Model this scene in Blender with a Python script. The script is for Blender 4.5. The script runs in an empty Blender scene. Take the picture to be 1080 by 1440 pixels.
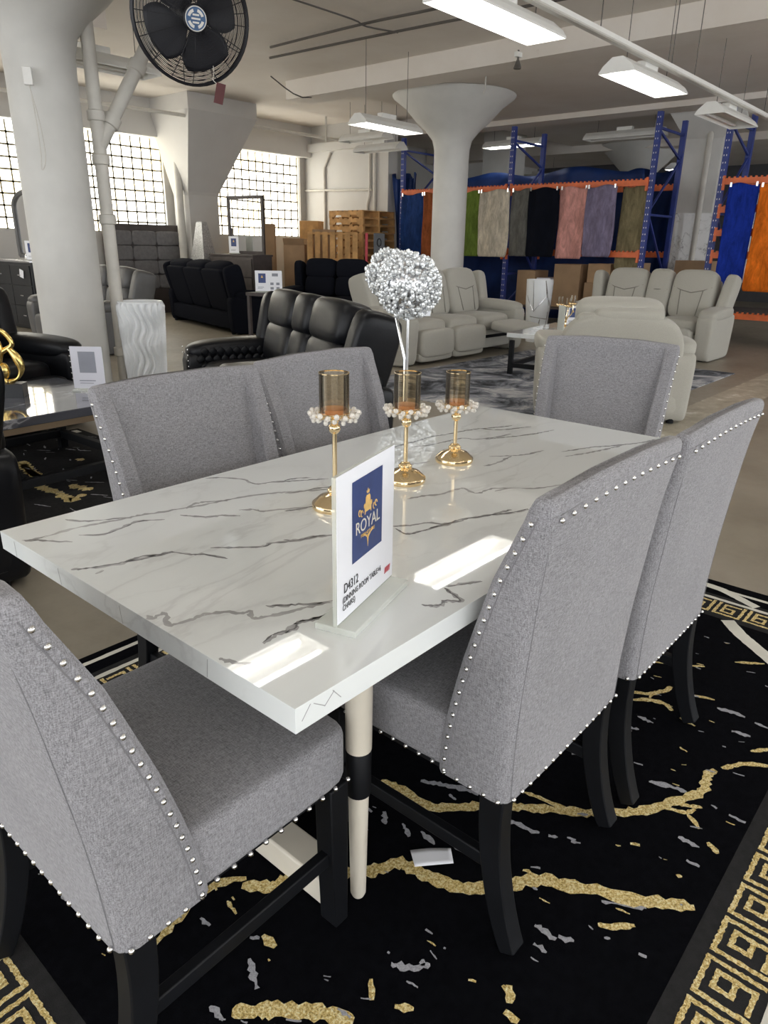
import bpy, bmesh, math, random
from mathutils import Vector, Matrix
R = math.radians; PI = math.pi
sc = bpy.context.scene; COL = sc.collection
rnd = random.Random(7)

# ------------------------------------------------------------------ materials
def new_mat(name):
    m = bpy.data.materials.new(name); m.use_nodes = True
    nt = m.node_tree; b = nt.nodes['Principled BSDF']
    return m, nt, b
def N(nt, t, **k):
    n = nt.nodes.new(t)
    for a, v in k.items():
        if a.startswith('i_'): n.inputs[a[2:].replace('_', ' ')].default_value = v
        else: setattr(n, a, v)
    return n
def c4(c): return (c[0], c[1], c[2], 1)
def ramp(nt, fac, stops, interp='LINEAR'):
    r = N(nt, 'ShaderNodeValToRGB'); r.color_ramp.interpolation = interp
    e = r.color_ramp.elements
    while len(e) < len(stops): e.new(.5)
    for i, (p, c) in enumerate(stops):
        e[i].position = p; e[i].color = c4(c) if not isinstance(c, (int, float)) else (c, c, c, 1)
    nt.links.new(fac, r.inputs[0]); return r.outputs[0]
def mapping(nt, scale=(1, 1, 1), rot=(0, 0, 0)):
    tc = N(nt, 'ShaderNodeTexCoord'); mp = N(nt, 'ShaderNodeMapping')
    mp.inputs['Scale'].default_value = scale; mp.inputs['Rotation'].default_value = rot
    nt.links.new(tc.outputs['Object'], mp.inputs[0]); return mp.outputs[0]
def noise(nt, vec, scale, detail=4, rough=.55, dist=0):
    n = N(nt, 'ShaderNodeTexNoise'); n.inputs['Scale'].default_value = scale
    n.inputs['Detail'].default_value = detail; n.inputs['Roughness'].default_value = rough
    n.inputs['Distortion'].default_value = dist
    nt.links.new(vec, n.inputs['Vector']); return n.outputs['Fac']
def bump(nt, b, h, strength=.2, dist=.01):
    bp = N(nt, 'ShaderNodeBump'); bp.inputs['Strength'].default_value = strength; bp.inputs['Distance'].default_value = dist
    nt.links.new(h, bp.inputs['Height']); nt.links.new(bp.outputs[0], b.inputs['Normal'])
def mth(nt, op, a, b=None, clamp=False):
    n = N(nt, 'ShaderNodeMath', operation=op, use_clamp=clamp)
    for i, v in enumerate((a, b)):
        if v is None: continue
        if isinstance(v, (int, float)): n.inputs[i].default_value = v
        else: nt.links.new(v, n.inputs[i])
    return n.outputs[0]
def mixc(nt, fac, a, b):
    n = N(nt, 'ShaderNodeMix', data_type='RGBA')
    for s, v in ((0, fac), (6, a), (7, b)):
        if isinstance(v, tuple): n.inputs[s].default_value = c4(v)
        elif isinstance(v, (int, float)): n.inputs[s].default_value = v
        else: nt.links.new(v, n.inputs[s])
    return n.outputs[2]
MATS = {}; TUBE = 9
def plain(name, col, rough=.5, metal=0, var=.08, scale=8, bmp=0, bscale=60, coat=0, spec=None, sheen=0):
    m, nt, b = new_mat(name); v = mapping(nt)
    f = noise(nt, v, scale)
    lo = tuple(max(0, c * (1 - var)) for c in col); hi = tuple(min(1, c * (1 + var)) for c in col)
    nt.links.new(ramp(nt, f, [(.3, lo), (.7, hi)]), b.inputs['Base Color'])
    b.inputs['Roughness'].default_value = rough; b.inputs['Metallic'].default_value = metal
    if coat: b.inputs['Coat Weight'].default_value = coat; b.inputs['Coat Roughness'].default_value = .04
    if spec is not None: b.inputs['Specular IOR Level'].default_value = spec
    if sheen: b.inputs['Sheen Weight'].default_value = sheen; b.inputs['Sheen Roughness'].default_value = .6
    if bmp: bump(nt, b, noise(nt, v, bscale, 3), bmp, .004)
    MATS[name] = m; return m
def emis(name, col, strength):
    m, nt, b = new_mat(name); v = mapping(nt); f = noise(nt, v, 3)
    lo = tuple(c * .97 for c in col)
    nt.links.new(ramp(nt, f, [(.3, lo), (.7, col)]), b.inputs['Emission Color'])
    b.inputs['Base Color'].default_value = c4(col); b.inputs['Emission Strength'].default_value = strength
    MATS[name] = m; return m
def glassy(name, col, alpha_mix=.75, rough=.02):
    m, nt, b = new_mat(name); out = nt.nodes['Material Output']
    v = mapping(nt); f = noise(nt, v, 5)
    tr = N(nt, 'ShaderNodeBsdfTransparent')
    nt.links.new(ramp(nt, f, [(.3, tuple(c * .96 for c in col)), (.7, col)]), tr.inputs[0])
    gl = N(nt, 'ShaderNodeBsdfGlossy'); gl.inputs['Roughness'].default_value = rough
    fr = N(nt, 'ShaderNodeFresnel'); fr.inputs[0].default_value = 1.5
    mx = N(nt, 'ShaderNodeMixShader')
    nt.links.new(mth(nt, 'ADD', mth(nt, 'MULTIPLY', fr.outputs[0], .8), 1 - alpha_mix - .2, True), mx.inputs[0])
    nt.links.new(tr.outputs[0], mx.inputs[1]); nt.links.new(gl.outputs[0], mx.inputs[2]); nt.links.new(mx.outputs[0], out.inputs[0])
    MATS[name] = m; return m

def see(name, col, alpha, rough, metal=0):
    m = plain(name, col, rough, metal, var=.05); m.node_tree.nodes['Principled BSDF'].inputs['Alpha'].default_value = alpha
def fabric(name, col, var=.22, bmp=.25, sheen=.2):
    m, nt, b = new_mat(name)
    a = noise(nt, mapping(nt, (640, 640, 90)), 1, 2); c = noise(nt, mapping(nt, (90, 640, 640)), 1, 2)
    d = noise(nt, mapping(nt, (640, 90, 640)), 1, 2); e = noise(nt, mapping(nt), 5, 3)
    s = mth(nt, 'MULTIPLY', mth(nt, 'ADD', mth(nt, 'ADD', a, c), d), 1 / 3)
    s2 = mth(nt, 'ADD', mth(nt, 'MULTIPLY', s, .93), mth(nt, 'MULTIPLY', e, .07))
    lo = tuple(x * (1 - var) for x in col); hi = tuple(min(1, x * (1 + var)) for x in col)
    nt.links.new(ramp(nt, s2, [(.4, lo), (.6, hi)]), b.inputs['Base Color'])
    b.inputs['Roughness'].default_value = .95; b.inputs['Specular IOR Level'].default_value = .15 if col[0] > .05 else .04
    b.inputs['Sheen Weight'].default_value = sheen; b.inputs['Sheen Roughness'].default_value = .5
    bump(nt, b, s, bmp, .002)
    MATS[name] = m; return m

fabric('grey_linen', (.255, .25, .262), .42)
fabric('beige_fabric', (.41, .395, .345), .1, .35)
fabric('black_fabric', (.0095, .0105, .0155), .3, sheen=.0)
plain('black_leather', (.0055, .006, .0078), .37, spec=.27, var=.2, bmp=.15, bscale=90)
plain('grey_leather', (.10, .098, .096), .45, bmp=.15, bscale=90)
plain('black_wood', (.0055, .006, .0075), .5, var=.25, spec=.22)
plain('black_lacquer', (.02, .021, .023), .3, var=.1)
plain('pale_wood', (.72, .66, .55), .5, var=.1, scale=3, bmp=.05)
plain('nickel', (.78, .78, .78), .18, 1, var=.03)
plain('gold', (.90, .71, .43), .12, 1, var=.03)
plain('silver_mosaic', (.42, .42, .42), .45, .5, var=.4, scale=45, bmp=.8, bscale=60)
plain('gold_statue', (.85, .62, .22), .22, 1, var=.1)
plain('chrome', (.8, .81, .82), .15, 1, var=.03)
plain('beige_seam', (.20, .19, .165), .95)
plain('seam', (.20, .195, .205), .9)
plain('white_paint', (.60, .59, .555), .65, var=.06, scale=2.5, bmp=.12, bscale=25)
plain('pipe_paint', (.58, .555, .50), .6, var=.08, scale=6, bmp=.1)
plain('fixture_white', (.8, .79, .75), .45, var=.03)
plain('paper', (.86, .87, .91), .55, var=.015)
plain('paper_dim', (.62, .62, .68), .5, var=.02)
plain('print_blue', (.035, .06, .19), .4, var=.15, scale=30)
plain('print_gold', (.8, .52, .17), .45, var=.15, scale=60)
plain('print_pale', (.8, .76, .66), .5)
plain('print_ink', (.03, .03, .035), .5)
plain('print_grey', (.25, .26, .3), .5)
plain('print_red', (.6, .06, .08), .5)
plain('fan_black', (.012, .012, .016), .45)
plain('fan_blade', (.016, .017, .024), .4)
plain('fan_blue', (.03, .10, .24), .35)
plain('tag_red', (.09, .018, .018), .6)
plain('rack_blue', (.02, .04, .22), .4, var=.2)
plain('rack_orange', (.72, .16, .05), .5, var=.15)
plain('cardboard', (.36, .235, .135), .85, var=.12, scale=4)
plain('cardboard_light', (.42, .27, .15), .85, var=.12, scale=4)
plain('pallet_wood', (.52, .29, .11), .8, var=.3, scale=5)
plain('pallet_dark', (.15, .085, .045), .8, var=.3, scale=5)
plain('grey_plastic', (.10, .105, .115), .5)
plain('dark_oak', (.06, .048, .046), .6, var=.25, scale=6)
plain('grey_felt', (.16, .155, .158), .9, var=.15, scale=20, bmp=.2)
plain('mirror_glass', (.9, .9, .9), .02, 1, var=.0)
plain('white_ceramic', (.80, .82, .83), .35, var=.03, coat=.3)
plain('silver_leaf', (.75, .75, .77), .25, 1, var=.1, bmp=.4, bscale=40)
plain('bronze_band', (.17, .12, .07), .4, .4)
plain('wax', (.62, .30, .15), .35, .5)
plain('cable', (.10, .09, .08), .6)
plain('rug_black', (.0035, .0037, .005), 1, var=.3, scale=60, bmp=.4, bscale=500, spec=.03)
plain('rug_charcoal', (.030, .0295, .03), 1, var=.15, scale=60, bmp=.4, bscale=500, spec=.03)
plain('rug_white', (.70, .68, .60), .95, var=.06, bmp=.4, bscale=500)
plain('rug_silver', (.36, .36, .39), .9, var=.3, scale=300, bmp=.4, bscale=500)
plain('tarp_blue', (.008, .028, .12), .55, var=.4, scale=2, spec=.25)
plain('mortar', (.30, .265, .17), .8)
plain('vein', (.20, .195, .20), .025, var=.5, scale=14, coat=.5)
plain('vein_soft', (.42, .42, .42), .025, var=.25, scale=14, coat=.5)
plain('dark_wall', (.08, .08, .085), .9)
glassy('amber_glass', (.985, .935, .83), .785)
see('crystal', (.93, .90, .84), .62, .06, .25)
see('acrylic_base', (.83, .86, .79), .45, .08)
glassy('acrylic', (.975, .985, .97), .79)
emis('tube', (1, .985, .96), TUBE)


def rug_gold():
    m, nt, b = new_mat('rug_gold'); v = mapping(nt)
    f = noise(nt, v, 190, 3, .75)
    nt.links.new(ramp(nt, f, [(.30, (.20, .115, .02)), (.48, (.76, .56, .19)), (.64, (1, .93, .60))]), b.inputs['Base Color'])  # sparkle of the gold yarn put into its colour as bright and dark grains
    b.inputs['Roughness'].default_value = .5; b.inputs['Metallic'].default_value = .25
    bump(nt, b, f, .8, .006); MATS['rug_gold'] = m
rug_gold()

def ceramic_rug():
    m, nt, b = new_mat('rug_marbled'); v = mapping(nt, (1, 1, 1))
    f = noise(nt, v, 2.0, 9, .68, 1.2)
    nt.links.new(ramp(nt, f, [(.36, (.012, .013, .018)), (.44, (.09, .10, .12)), (.52, (.26, .27, .31)), (.6, (.55, .55, .56)), (.7, (.16, .17, .2))]), b.inputs['Base Color'])
    b.inputs['Roughness'].default_value = .95; bump(nt, b, noise(nt, v, 400, 2), .4, .004); MATS['rug_marbled'] = m
ceramic_rug()

def veinmarble(name, base, vein, vein2, sx, rough, strength=1.0, scale=1.0, seed=0.0, base2=None):
    m, nt, b = new_mat(name)
    tc = N(nt, 'ShaderNodeTexCoord'); mp = N(nt, 'ShaderNodeMapping')
    mp.inputs['Scale'].default_value = (sx, 1, 1); mp.inputs['Location'].default_value = (seed, seed * .7, seed * .3)
    mp.inputs['Rotation'].default_value = (0, 0, R(-9))
    nt.links.new(tc.outputs['Object'], mp.inputs[0]); v = mp.outputs[0]
    f1 = noise(nt, v, 1.9 * scale, 7, .55, .35); f2 = noise(nt, v, 4.2 * scale, 6, .6, .5)
    msk = noise(nt, v, 1.3 * scale, 2); msk2 = noise(nt, v, 2.6 * scale, 2)
    l1 = mth(nt, 'ABSOLUTE', mth(nt, 'SUBTRACT', f1, .5)); l2 = mth(nt, 'ABSOLUTE', mth(nt, 'SUBTRACT', f2, .52))
    w1 = ramp(nt, l1, [(0, 1.), (.006, .8), (.014, .22), (.05, 0.)])
    w2 = ramp(nt, l2, [(0, .9), (.008, .3), (.02, 0.)])
    k1 = ramp(nt, msk, [(.38, 0.), (.55, 1.)]); k2 = ramp(nt, msk2, [(.46, 0.), (.62, 1.)])
    a = mth(nt, 'MULTIPLY', mth(nt, 'MULTIPLY', w1, k1), strength, True)
    c = mth(nt, 'MULTIPLY', mth(nt, 'MULTIPLY', w2, k2), strength * .75, True)
    bc = ramp(nt, noise(nt, v, 2.2, 3), [(.3, base2 or tuple(x * .95 for x in base)), (.7, base)])
    o = mixc(nt, a, bc, vein); o = mixc(nt, c, o, vein2)
    nt.links.new(o, b.inputs['Base Color']); b.inputs['Roughness'].default_value = rough
    b.inputs['Coat Weight'].default_value = .5; b.inputs['Coat Roughness'].default_value = .01
    MATS[name] = m
veinmarble('white_marble', (.83, .86, .85), (.45, .45, .45), (.5, .5, .5), .4, .025, .28, 1.6, 3.7)
veinmarble('grey_marble', (.10, .105, .125), (.45, .45, .47), (.3, .3, .33), .35, .08, .8, 2.2, 1.3, (.045, .047, .06))
veinmarble('column_marble', (.70, .69, .66), (.22, .20, .18), (.33, .31, .29), .35, .4, 1.0, 2.2, 5.1)

def concrete():
    m, nt, b = new_mat('concrete_floor'); v = mapping(nt)
    f = noise(nt, v, .9, 7, .62); g = noise(nt, v, 14, 5, .65)
    base = ramp(nt, mth(nt, 'ADD', mth(nt, 'MULTIPLY', f, .7), mth(nt, 'MULTIPLY', g, .3)), [(.33, (.20, .172, .13)), (.5, (.29, .257, .20)), (.68, (.37, .33, .27))])
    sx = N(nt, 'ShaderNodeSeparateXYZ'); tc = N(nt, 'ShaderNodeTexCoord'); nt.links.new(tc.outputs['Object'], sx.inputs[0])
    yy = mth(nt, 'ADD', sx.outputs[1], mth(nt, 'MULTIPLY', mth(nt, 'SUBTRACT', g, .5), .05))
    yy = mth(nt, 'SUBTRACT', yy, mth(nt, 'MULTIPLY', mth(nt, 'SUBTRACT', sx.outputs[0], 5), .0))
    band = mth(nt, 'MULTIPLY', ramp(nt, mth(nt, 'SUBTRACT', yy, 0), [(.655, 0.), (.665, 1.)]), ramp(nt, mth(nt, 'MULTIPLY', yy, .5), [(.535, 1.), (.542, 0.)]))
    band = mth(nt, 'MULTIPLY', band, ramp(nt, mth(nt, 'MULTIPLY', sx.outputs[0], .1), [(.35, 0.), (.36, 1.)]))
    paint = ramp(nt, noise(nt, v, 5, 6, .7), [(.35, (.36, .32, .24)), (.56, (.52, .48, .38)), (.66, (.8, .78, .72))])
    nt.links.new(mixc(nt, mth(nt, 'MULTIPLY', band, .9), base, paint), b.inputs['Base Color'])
    nt.links.new(ramp(nt, g, [(.3, .34), (.7, .55)]), b.inputs['Roughness'])
    bump(nt, b, g, .08, .01); MATS['concrete_floor'] = m
concrete()

def stained(name, col, stain, warm):
    m, nt, b = new_mat(name); v = mapping(nt)
    f = noise(nt, v, .8, 6, .6); g = noise(nt, v, 5, 6, .7)
    c = ramp(nt, f, [(.35, warm), (.6, col)])
    st = ramp(nt, g, [(.66, 0.), (.76, .55)])
    nt.links.new(mixc(nt, st, c, stain), b.inputs['Base Color']); b.inputs['Roughness'].default_value = .75
    bump(nt, b, g, .15, .02); MATS[name] = m
stained('ceiling_paint', (.74, .69, .63), (.52, .46, .39), (.68, .62, .55))
stained('wall_paint', (.60, .585, .555), (.5, .47, .42), (.56, .54, .51))
stained('rough_stone', (.45, .43, .40), (.12, .11, .10), (.3, .28, .25))

def glassblock():
    m, nt, b = new_mat('glass_block'); v = mapping(nt)
    f = noise(nt, v, .9, 2); g = noise(nt, v, 9, 3)
    c = ramp(nt, f, [(.38, (1, .88, .62)), (.5, (1, .97, .88)), (.62, (.97, 1, .99))])
    nt.links.new(c, b.inputs['Emission Color']); b.inputs['Base Color'].default_value = (.5, .5, .5, 1)
    nt.links.new(ramp(nt, g, [(.3, .5), (.6, 1.)]), b.inputs['Emission Strength'])
    e = N(nt, 'ShaderNodeMath', operation='MULTIPLY'); e.inputs[1].default_value = WINDOW_STRENGTH
    nt.links.new(ramp(nt, g, [(.3, .7), (.6, 1.)]), e.inputs[0]); nt.links.new(e.outputs[0], b.inputs['Emission Strength'])
    MATS['glass_block'] = m
WINDOW_STRENGTH = 4.2
glassblock()

def shag(name, col):
    m, nt, b = new_mat(name)
    v = mapping(nt, (1, 1, .35)); f = noise(nt, v, 12, 6, .7, .6)
    nt.links.new(ramp(nt, f, [(.3, tuple(c * .55 for c in col)), (.7, tuple(min(1, c * 1.35) for c in col))]), b.inputs['Base Color'])
    b.inputs['Roughness'].default_value = 1; b.inputs['Specular IOR Level'].default_value = .15; bump(nt, b, f, .6, .02); MATS[name] = m

# ------------------------------------------------------------------ mesh builder
class MB:
    def __init__(s): s.bm = bmesh.new(); s.mi = 0
    def _f(s, vs):
        try: f = s.bm.faces.new(vs)
        except ValueError: return None
        f.material_index = s.mi; f.smooth = True; return f
    def box(s, c, d, rot=None, taper=None):
        M = rot.to_matrix() if rot is not None and hasattr(rot, 'to_matrix') else (rot or Matrix.Identity(3))
        vs = []
        for z in (-1, 1):
            for x, y in ((-1, -1), (1, -1), (1, 1), (-1, 1)):
                k = taper if (taper and z > 0) else 1
                vs.append(s.bm.verts.new(Vector(c) + M @ Vector((x * d[0] / 2 * k, y * d[1] / 2 * k, z * d[2] / 2))))
        for q in ((3, 2, 1, 0), (4, 5, 6, 7), (0, 1, 5, 4), (1, 2, 6, 5), (2, 3, 7, 6), (3, 0, 4, 7)): s._f([vs[i] for i in q])
        return s
    def loft(s, rings, cap=True, close=True):
        L = [[s.bm.verts.new(p) for p in r] for r in rings]
        for a, b in zip(L, L[1:]):
            n = len(a)
            for i in range(n if close else n - 1): s._f([a[i], a[(i + 1) % n], b[(i + 1) % n], b[i]])
        if cap and close: s._f(list(reversed(L[0]))); s._f(L[-1])
        return s
    def lathe(s, prof, c=(0, 0, 0), n=24, rot=None, cap=True):
        M = rot or Matrix.Identity(3)
        return s.loft([[Vector(c) + M @ Vector((max(r, 1e-4) * math.cos(2 * PI * i / n), max(r, 1e-4) * math.sin(2 * PI * i / n), z)) for i in range(n)] for r, z in prof], cap)
    def tube(s, pts, r, n=8, cap=True):
        pts = [Vector(p) for p in pts]; rs = r if isinstance(r, (list, tuple)) else [r] * len(pts)
        rings = []; up = None
        for i, p in enumerate(pts):
            t = (pts[min(i + 1, len(pts) - 1)] - pts[max(i - 1, 0)]).normalized()
            if up is None:
                up = Vector((0, 0, 1)) if abs(t.z) < .9 else Vector((1, 0, 0))
            u = (up - t * up.dot(t)).normalized(); w = t.cross(u); up = u
            rings.append([p + (u * math.cos(2 * PI * k / n) + w * math.sin(2 * PI * k / n)) * rs[i] for k in range(n)])
        return s.loft(rings, cap)
    def bar(s, pts, wx, wz, side=Vector((1, 0, 0))):
        # rectangular bar along pts; wx along 'side', wz perpendicular
        pts = [Vector(p) for p in pts]; rings = []
        for i, p in enumerate(pts):
            t = (pts[min(i + 1, len(pts) - 1)] - pts[max(i - 1, 0)]).normalized()
            w = t.cross(side).normalized(); ww = wz[i] if isinstance(wz, (list, tuple)) else wz
            rings.append([p + side * a * wx / 2 + w * b * ww / 2 for a, b in ((-1, -1), (1, -1), (1, 1), (-1, 1))])
        return s.loft(rings)
    def prism(s, poly, z0, z1, f=None):
        f = f or (lambda x, y, z: Vector((x, y, z)))
        return s.loft([[f(x, y, z0) for x, y in poly], [f(x, y, z1) for x, y in poly]])
    def sphere(s, c, r, n=10, m=7, sc_=(1, 1, 1)):
        rings = [[Vector(c) + Vector((r * sc_[0] * math.sin(PI * j / m) * math.cos(2 * PI * i / n), r * sc_[1] * math.sin(PI * j / m) * math.sin(2 * PI * i / n), r * sc_[2] * math.cos(PI * j / m))) for i in range(n)] for j in range(1, m)]
        L = [[s.bm.verts.new(p) for p in q] for q in rings]
        a = s.bm.verts.new(Vector(c) + Vector((0, 0, r * sc_[2]))); b = s.bm.verts.new(Vector(c) - Vector((0, 0, r * sc_[2])))
        for i in range(n):
            s._f([a, L[0][i], L[0][(i + 1) % n]]); s._f([b, L[-1][(i + 1) % n], L[-1][i]])
        for p, q in zip(L, L[1:]):
            for i in range(n): s._f([p[i], q[i], q[(i + 1) % n], p[(i + 1) % n]])
        return s
    def cushion(s, c, d, k=5, n=8, rot=None, shape=None):
        # puffy box: k large = boxier.  shape(p in [-1,1]^3) -> p
        M = rot or Matrix.Identity(3); V = {}
        def vert(p):
            key = tuple(round(q, 4) for q in p)
            if key not in V:
                q = Vector(p); mx = max(abs(q.x), abs(q.y), abs(q.z)); l = (abs(q.x) ** k + abs(q.y) ** k + abs(q.z) ** k) ** (1 / k)
                q = q * (mx / l)
                if shape: q = Vector(shape(q))
                V[key] = s.bm.verts.new(Vector(c) + M @ Vector((q.x * d[0] / 2, q.y * d[1] / 2, q.z * d[2] / 2)))
            return V[key]
        # denser sampling near edges
        g = [math.sin(PI / 2 * (-1 + 2 * i / n)) for i in range(n + 1)]
        for ax in range(3):
            for sg in (-1, 1):
                for i in range(n):
                    for j in range(n):
                        q = []
                        for a, b in ((g[i], g[j]), (g[i + 1], g[j]), (g[i + 1], g[j + 1]), (g[i], g[j + 1])):
                            p = [0, 0, 0]; p[ax] = sg; p[(ax + 1) % 3] = a; p[(ax + 2) % 3] = b; q.append(vert(p))
                        if sg < 0: q.reverse()
                        s._f(q)
        return s
    def grid(s, f, nu, nv):
        L = [[s.bm.verts.new(f(i / nu, j / nv)) for j in range(nv + 1)] for i in range(nu + 1)]
        for i in range(nu):
            for j in range(nv): s._f([L[i][j], L[i + 1][j], L[i + 1][j + 1], L[i][j + 1]])
        return s
    def face(s, pts): s._f([s.bm.verts.new(p) for p in pts]); return s
    def build(s, name, mats, parent=None, flat=False, bevel=0, seg=2, sub=0, solid=0, loc=None, rotz=None, angle=35):
        bmesh.ops.recalc_face_normals(s.bm, faces=s.bm.faces)
        me = bpy.data.meshes.new(name); s.bm.to_mesh(me); s.bm.free()
        if flat:
            for p in me.polygons: p.use_smooth = False
        for m in (mats if isinstance(mats, (list, tuple)) else [mats]): me.materials.append(MATS[m] if isinstance(m, str) else m)
        o = bpy.data.objects.new(name, me); COL.objects.link(o)
        if parent: o.parent = parent
        if loc: o.location = loc
        if rotz is not None: o.rotation_euler = (0, 0, rotz)
        if solid:
            md = o.modifiers.new('Solid', 'SOLIDIFY'); md.thickness = solid; md.offset = 0
        if bevel:
            md = o.modifiers.new('Bevel', 'BEVEL'); md.width = bevel; md.segments = seg; md.limit_method = 'ANGLE'; md.angle_limit = R(angle); md.harden_normals = False
        if sub:
            md = o.modifiers.new('Sub', 'SUBSURF'); md.levels = sub; md.render_levels = sub
        if not flat and not sub:
            try: me.set_sharp_from_angle(angle=R(40))
            except Exception: pass
        return o
def thing(name, label, cat, loc=(0, 0, 0), rotz=0, group=None):
    o = bpy.data.objects.new(name, None); COL.objects.link(o); o.empty_display_size = .1
    o.location = loc; o.rotation_euler = (0, 0, rotz); o['label'] = label; o['category'] = cat
    if group: o['group'] = group
    return o
def tag(o, label, cat, group=None, kind=None):
    o['label'] = label; o['category'] = cat
    if group: o['group'] = group
    if kind: o['kind'] = kind
    return o
def struct(o): o['kind'] = 'structure'; return o
def dup(root, loc, rotz, label, group=None):
    r = root.copy(); COL.objects.link(r); r.location = loc; r.rotation_euler = (root.rotation_euler.x, root.rotation_euler.y, rotz); r['label'] = label
    if group: r['group'] = group
    kids = [o for o in list(COL.objects) if o.parent is root]
    for ch in kids:
        c = ch.copy(); COL.objects.link(c); c.parent = r
        for g in [o for o in list(COL.objects) if o.parent is ch]:
            d = g.copy(); COL.objects.link(d); d.parent = c
    return r
def text_mesh(name, txt, size, mat, parent, M, align='CENTER', sx=1.0, depth=.0002):
    cu = bpy.data.curves.new(name, 'FONT'); cu.body = txt; cu.size = size; cu.align_x = align; cu.extrude = depth
    t = bpy.data.objects.new(name + '_src', cu); COL.objects.link(t)
    bpy.context.view_layer.update()
    me = bpy.data.meshes.new_from_object(t.evaluated_get(bpy.context.evaluated_depsgraph_get()))
    bpy.data.objects.remove(t); me.transform(M @ Matrix.Diagonal((sx, 1, 1, 1)))
    me.materials.clear(); me.materials.append(MATS[mat]); me.name = name
    o = bpy.data.objects.new(name, me); COL.objects.link(o); o.parent = parent; return o
def RX(a): return Matrix.Rotation(R(a), 3, 'X')
def RY(a): return Matrix.Rotation(R(a), 3, 'Y')
def RZ(a): return Matrix.Rotation(R(a), 3, 'Z')
def lerp(t, xs):
    for (a, va), (b, vb) in zip(xs, xs[1:]):
        if t <= b: return va + (vb - va) * max(0, (t - a)) / (b - a)
    return xs[-1][1]
def smooth_pts(pts, n=6):
    P = [Vector(p) for p in pts]; out = []
    for i in range(len(P) - 1):
        p0 = P[max(i - 1, 0)]; p1 = P[i]; p2 = P[i + 1]; p3 = P[min(i + 2, len(P) - 1)]
        for k in range(n):
            t = k / n
            out.append(.5 * ((2 * p1) + (p2 - p0) * t + (2 * p0 - 5 * p1 + 4 * p2 - p3) * t * t + (3 * p1 - p0 - 3 * p2 + p3) * t ** 3))
    out.append(P[-1]); return out

# ------------------------------------------------------------------ camera
cam = bpy.data.cameras.new('camera'); co = bpy.data.objects.new('camera', cam); COL.objects.link(co)
cam.sensor_fit = 'VERTICAL'; cam.sensor_height = 36; cam.lens = 36 * 1002.54 / 1440
hd, pt, rl = R(40.7354), R(20.4375), R(.94489)
F = Vector((math.cos(hd) * math.cos(pt), math.sin(hd) * math.cos(pt), -math.sin(pt))); Rt = Vector((math.sin(hd), -math.cos(hd), 0)); U = Rt.cross(F)
Rt, U = Rt * math.cos(rl) + U * math.sin(rl), U * math.cos(rl) - Rt * math.sin(rl)
mw = Matrix((Rt, U, -F)).transposed().to_4x4(); mw.translation = Vector((-1.45108, -1.08274, 1.35166))
co.matrix_world = mw; cam.clip_start = .03; cam.clip_end = 100; sc.camera = co

# ------------------------------------------------------------------ dining table
TT = .765
tb = thing('dining_table', 'long white marble top dining table with pale wooden legs on the black rug', 'table')

def table_leg(x, y):
    lg = MB().lathe([(.013, 0), (.017, .010), (.0215, .283)], (x, y, .011), 24).build('leg', 'pale_wood', tb)
    MB().lathe([(.0215, .283), (.0255, .286), (.0265, .395), (.025, .397)], (x, y, .008), 24).build('leg_band', 'black_wood', lg)
    MB().lathe([(.0255, .393), (.0268, .397), (.028, TT - .05)], (x, y, .008), 24).build('upper_leg', 'pale_wood', lg)
for x in (-.585, .64):
    for y in (-.28, .28): table_leg(x, y)
for x in (-.625, .68):
    MB().box((x, 0, .05), (.075, .50, .07)).build('stretcher', 'pale_wood', tb, bevel=.006)
MB().box((0, 0, .70), (1.24, .62, .045)).build('apron', 'black_wood', tb, bevel=.003)

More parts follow.
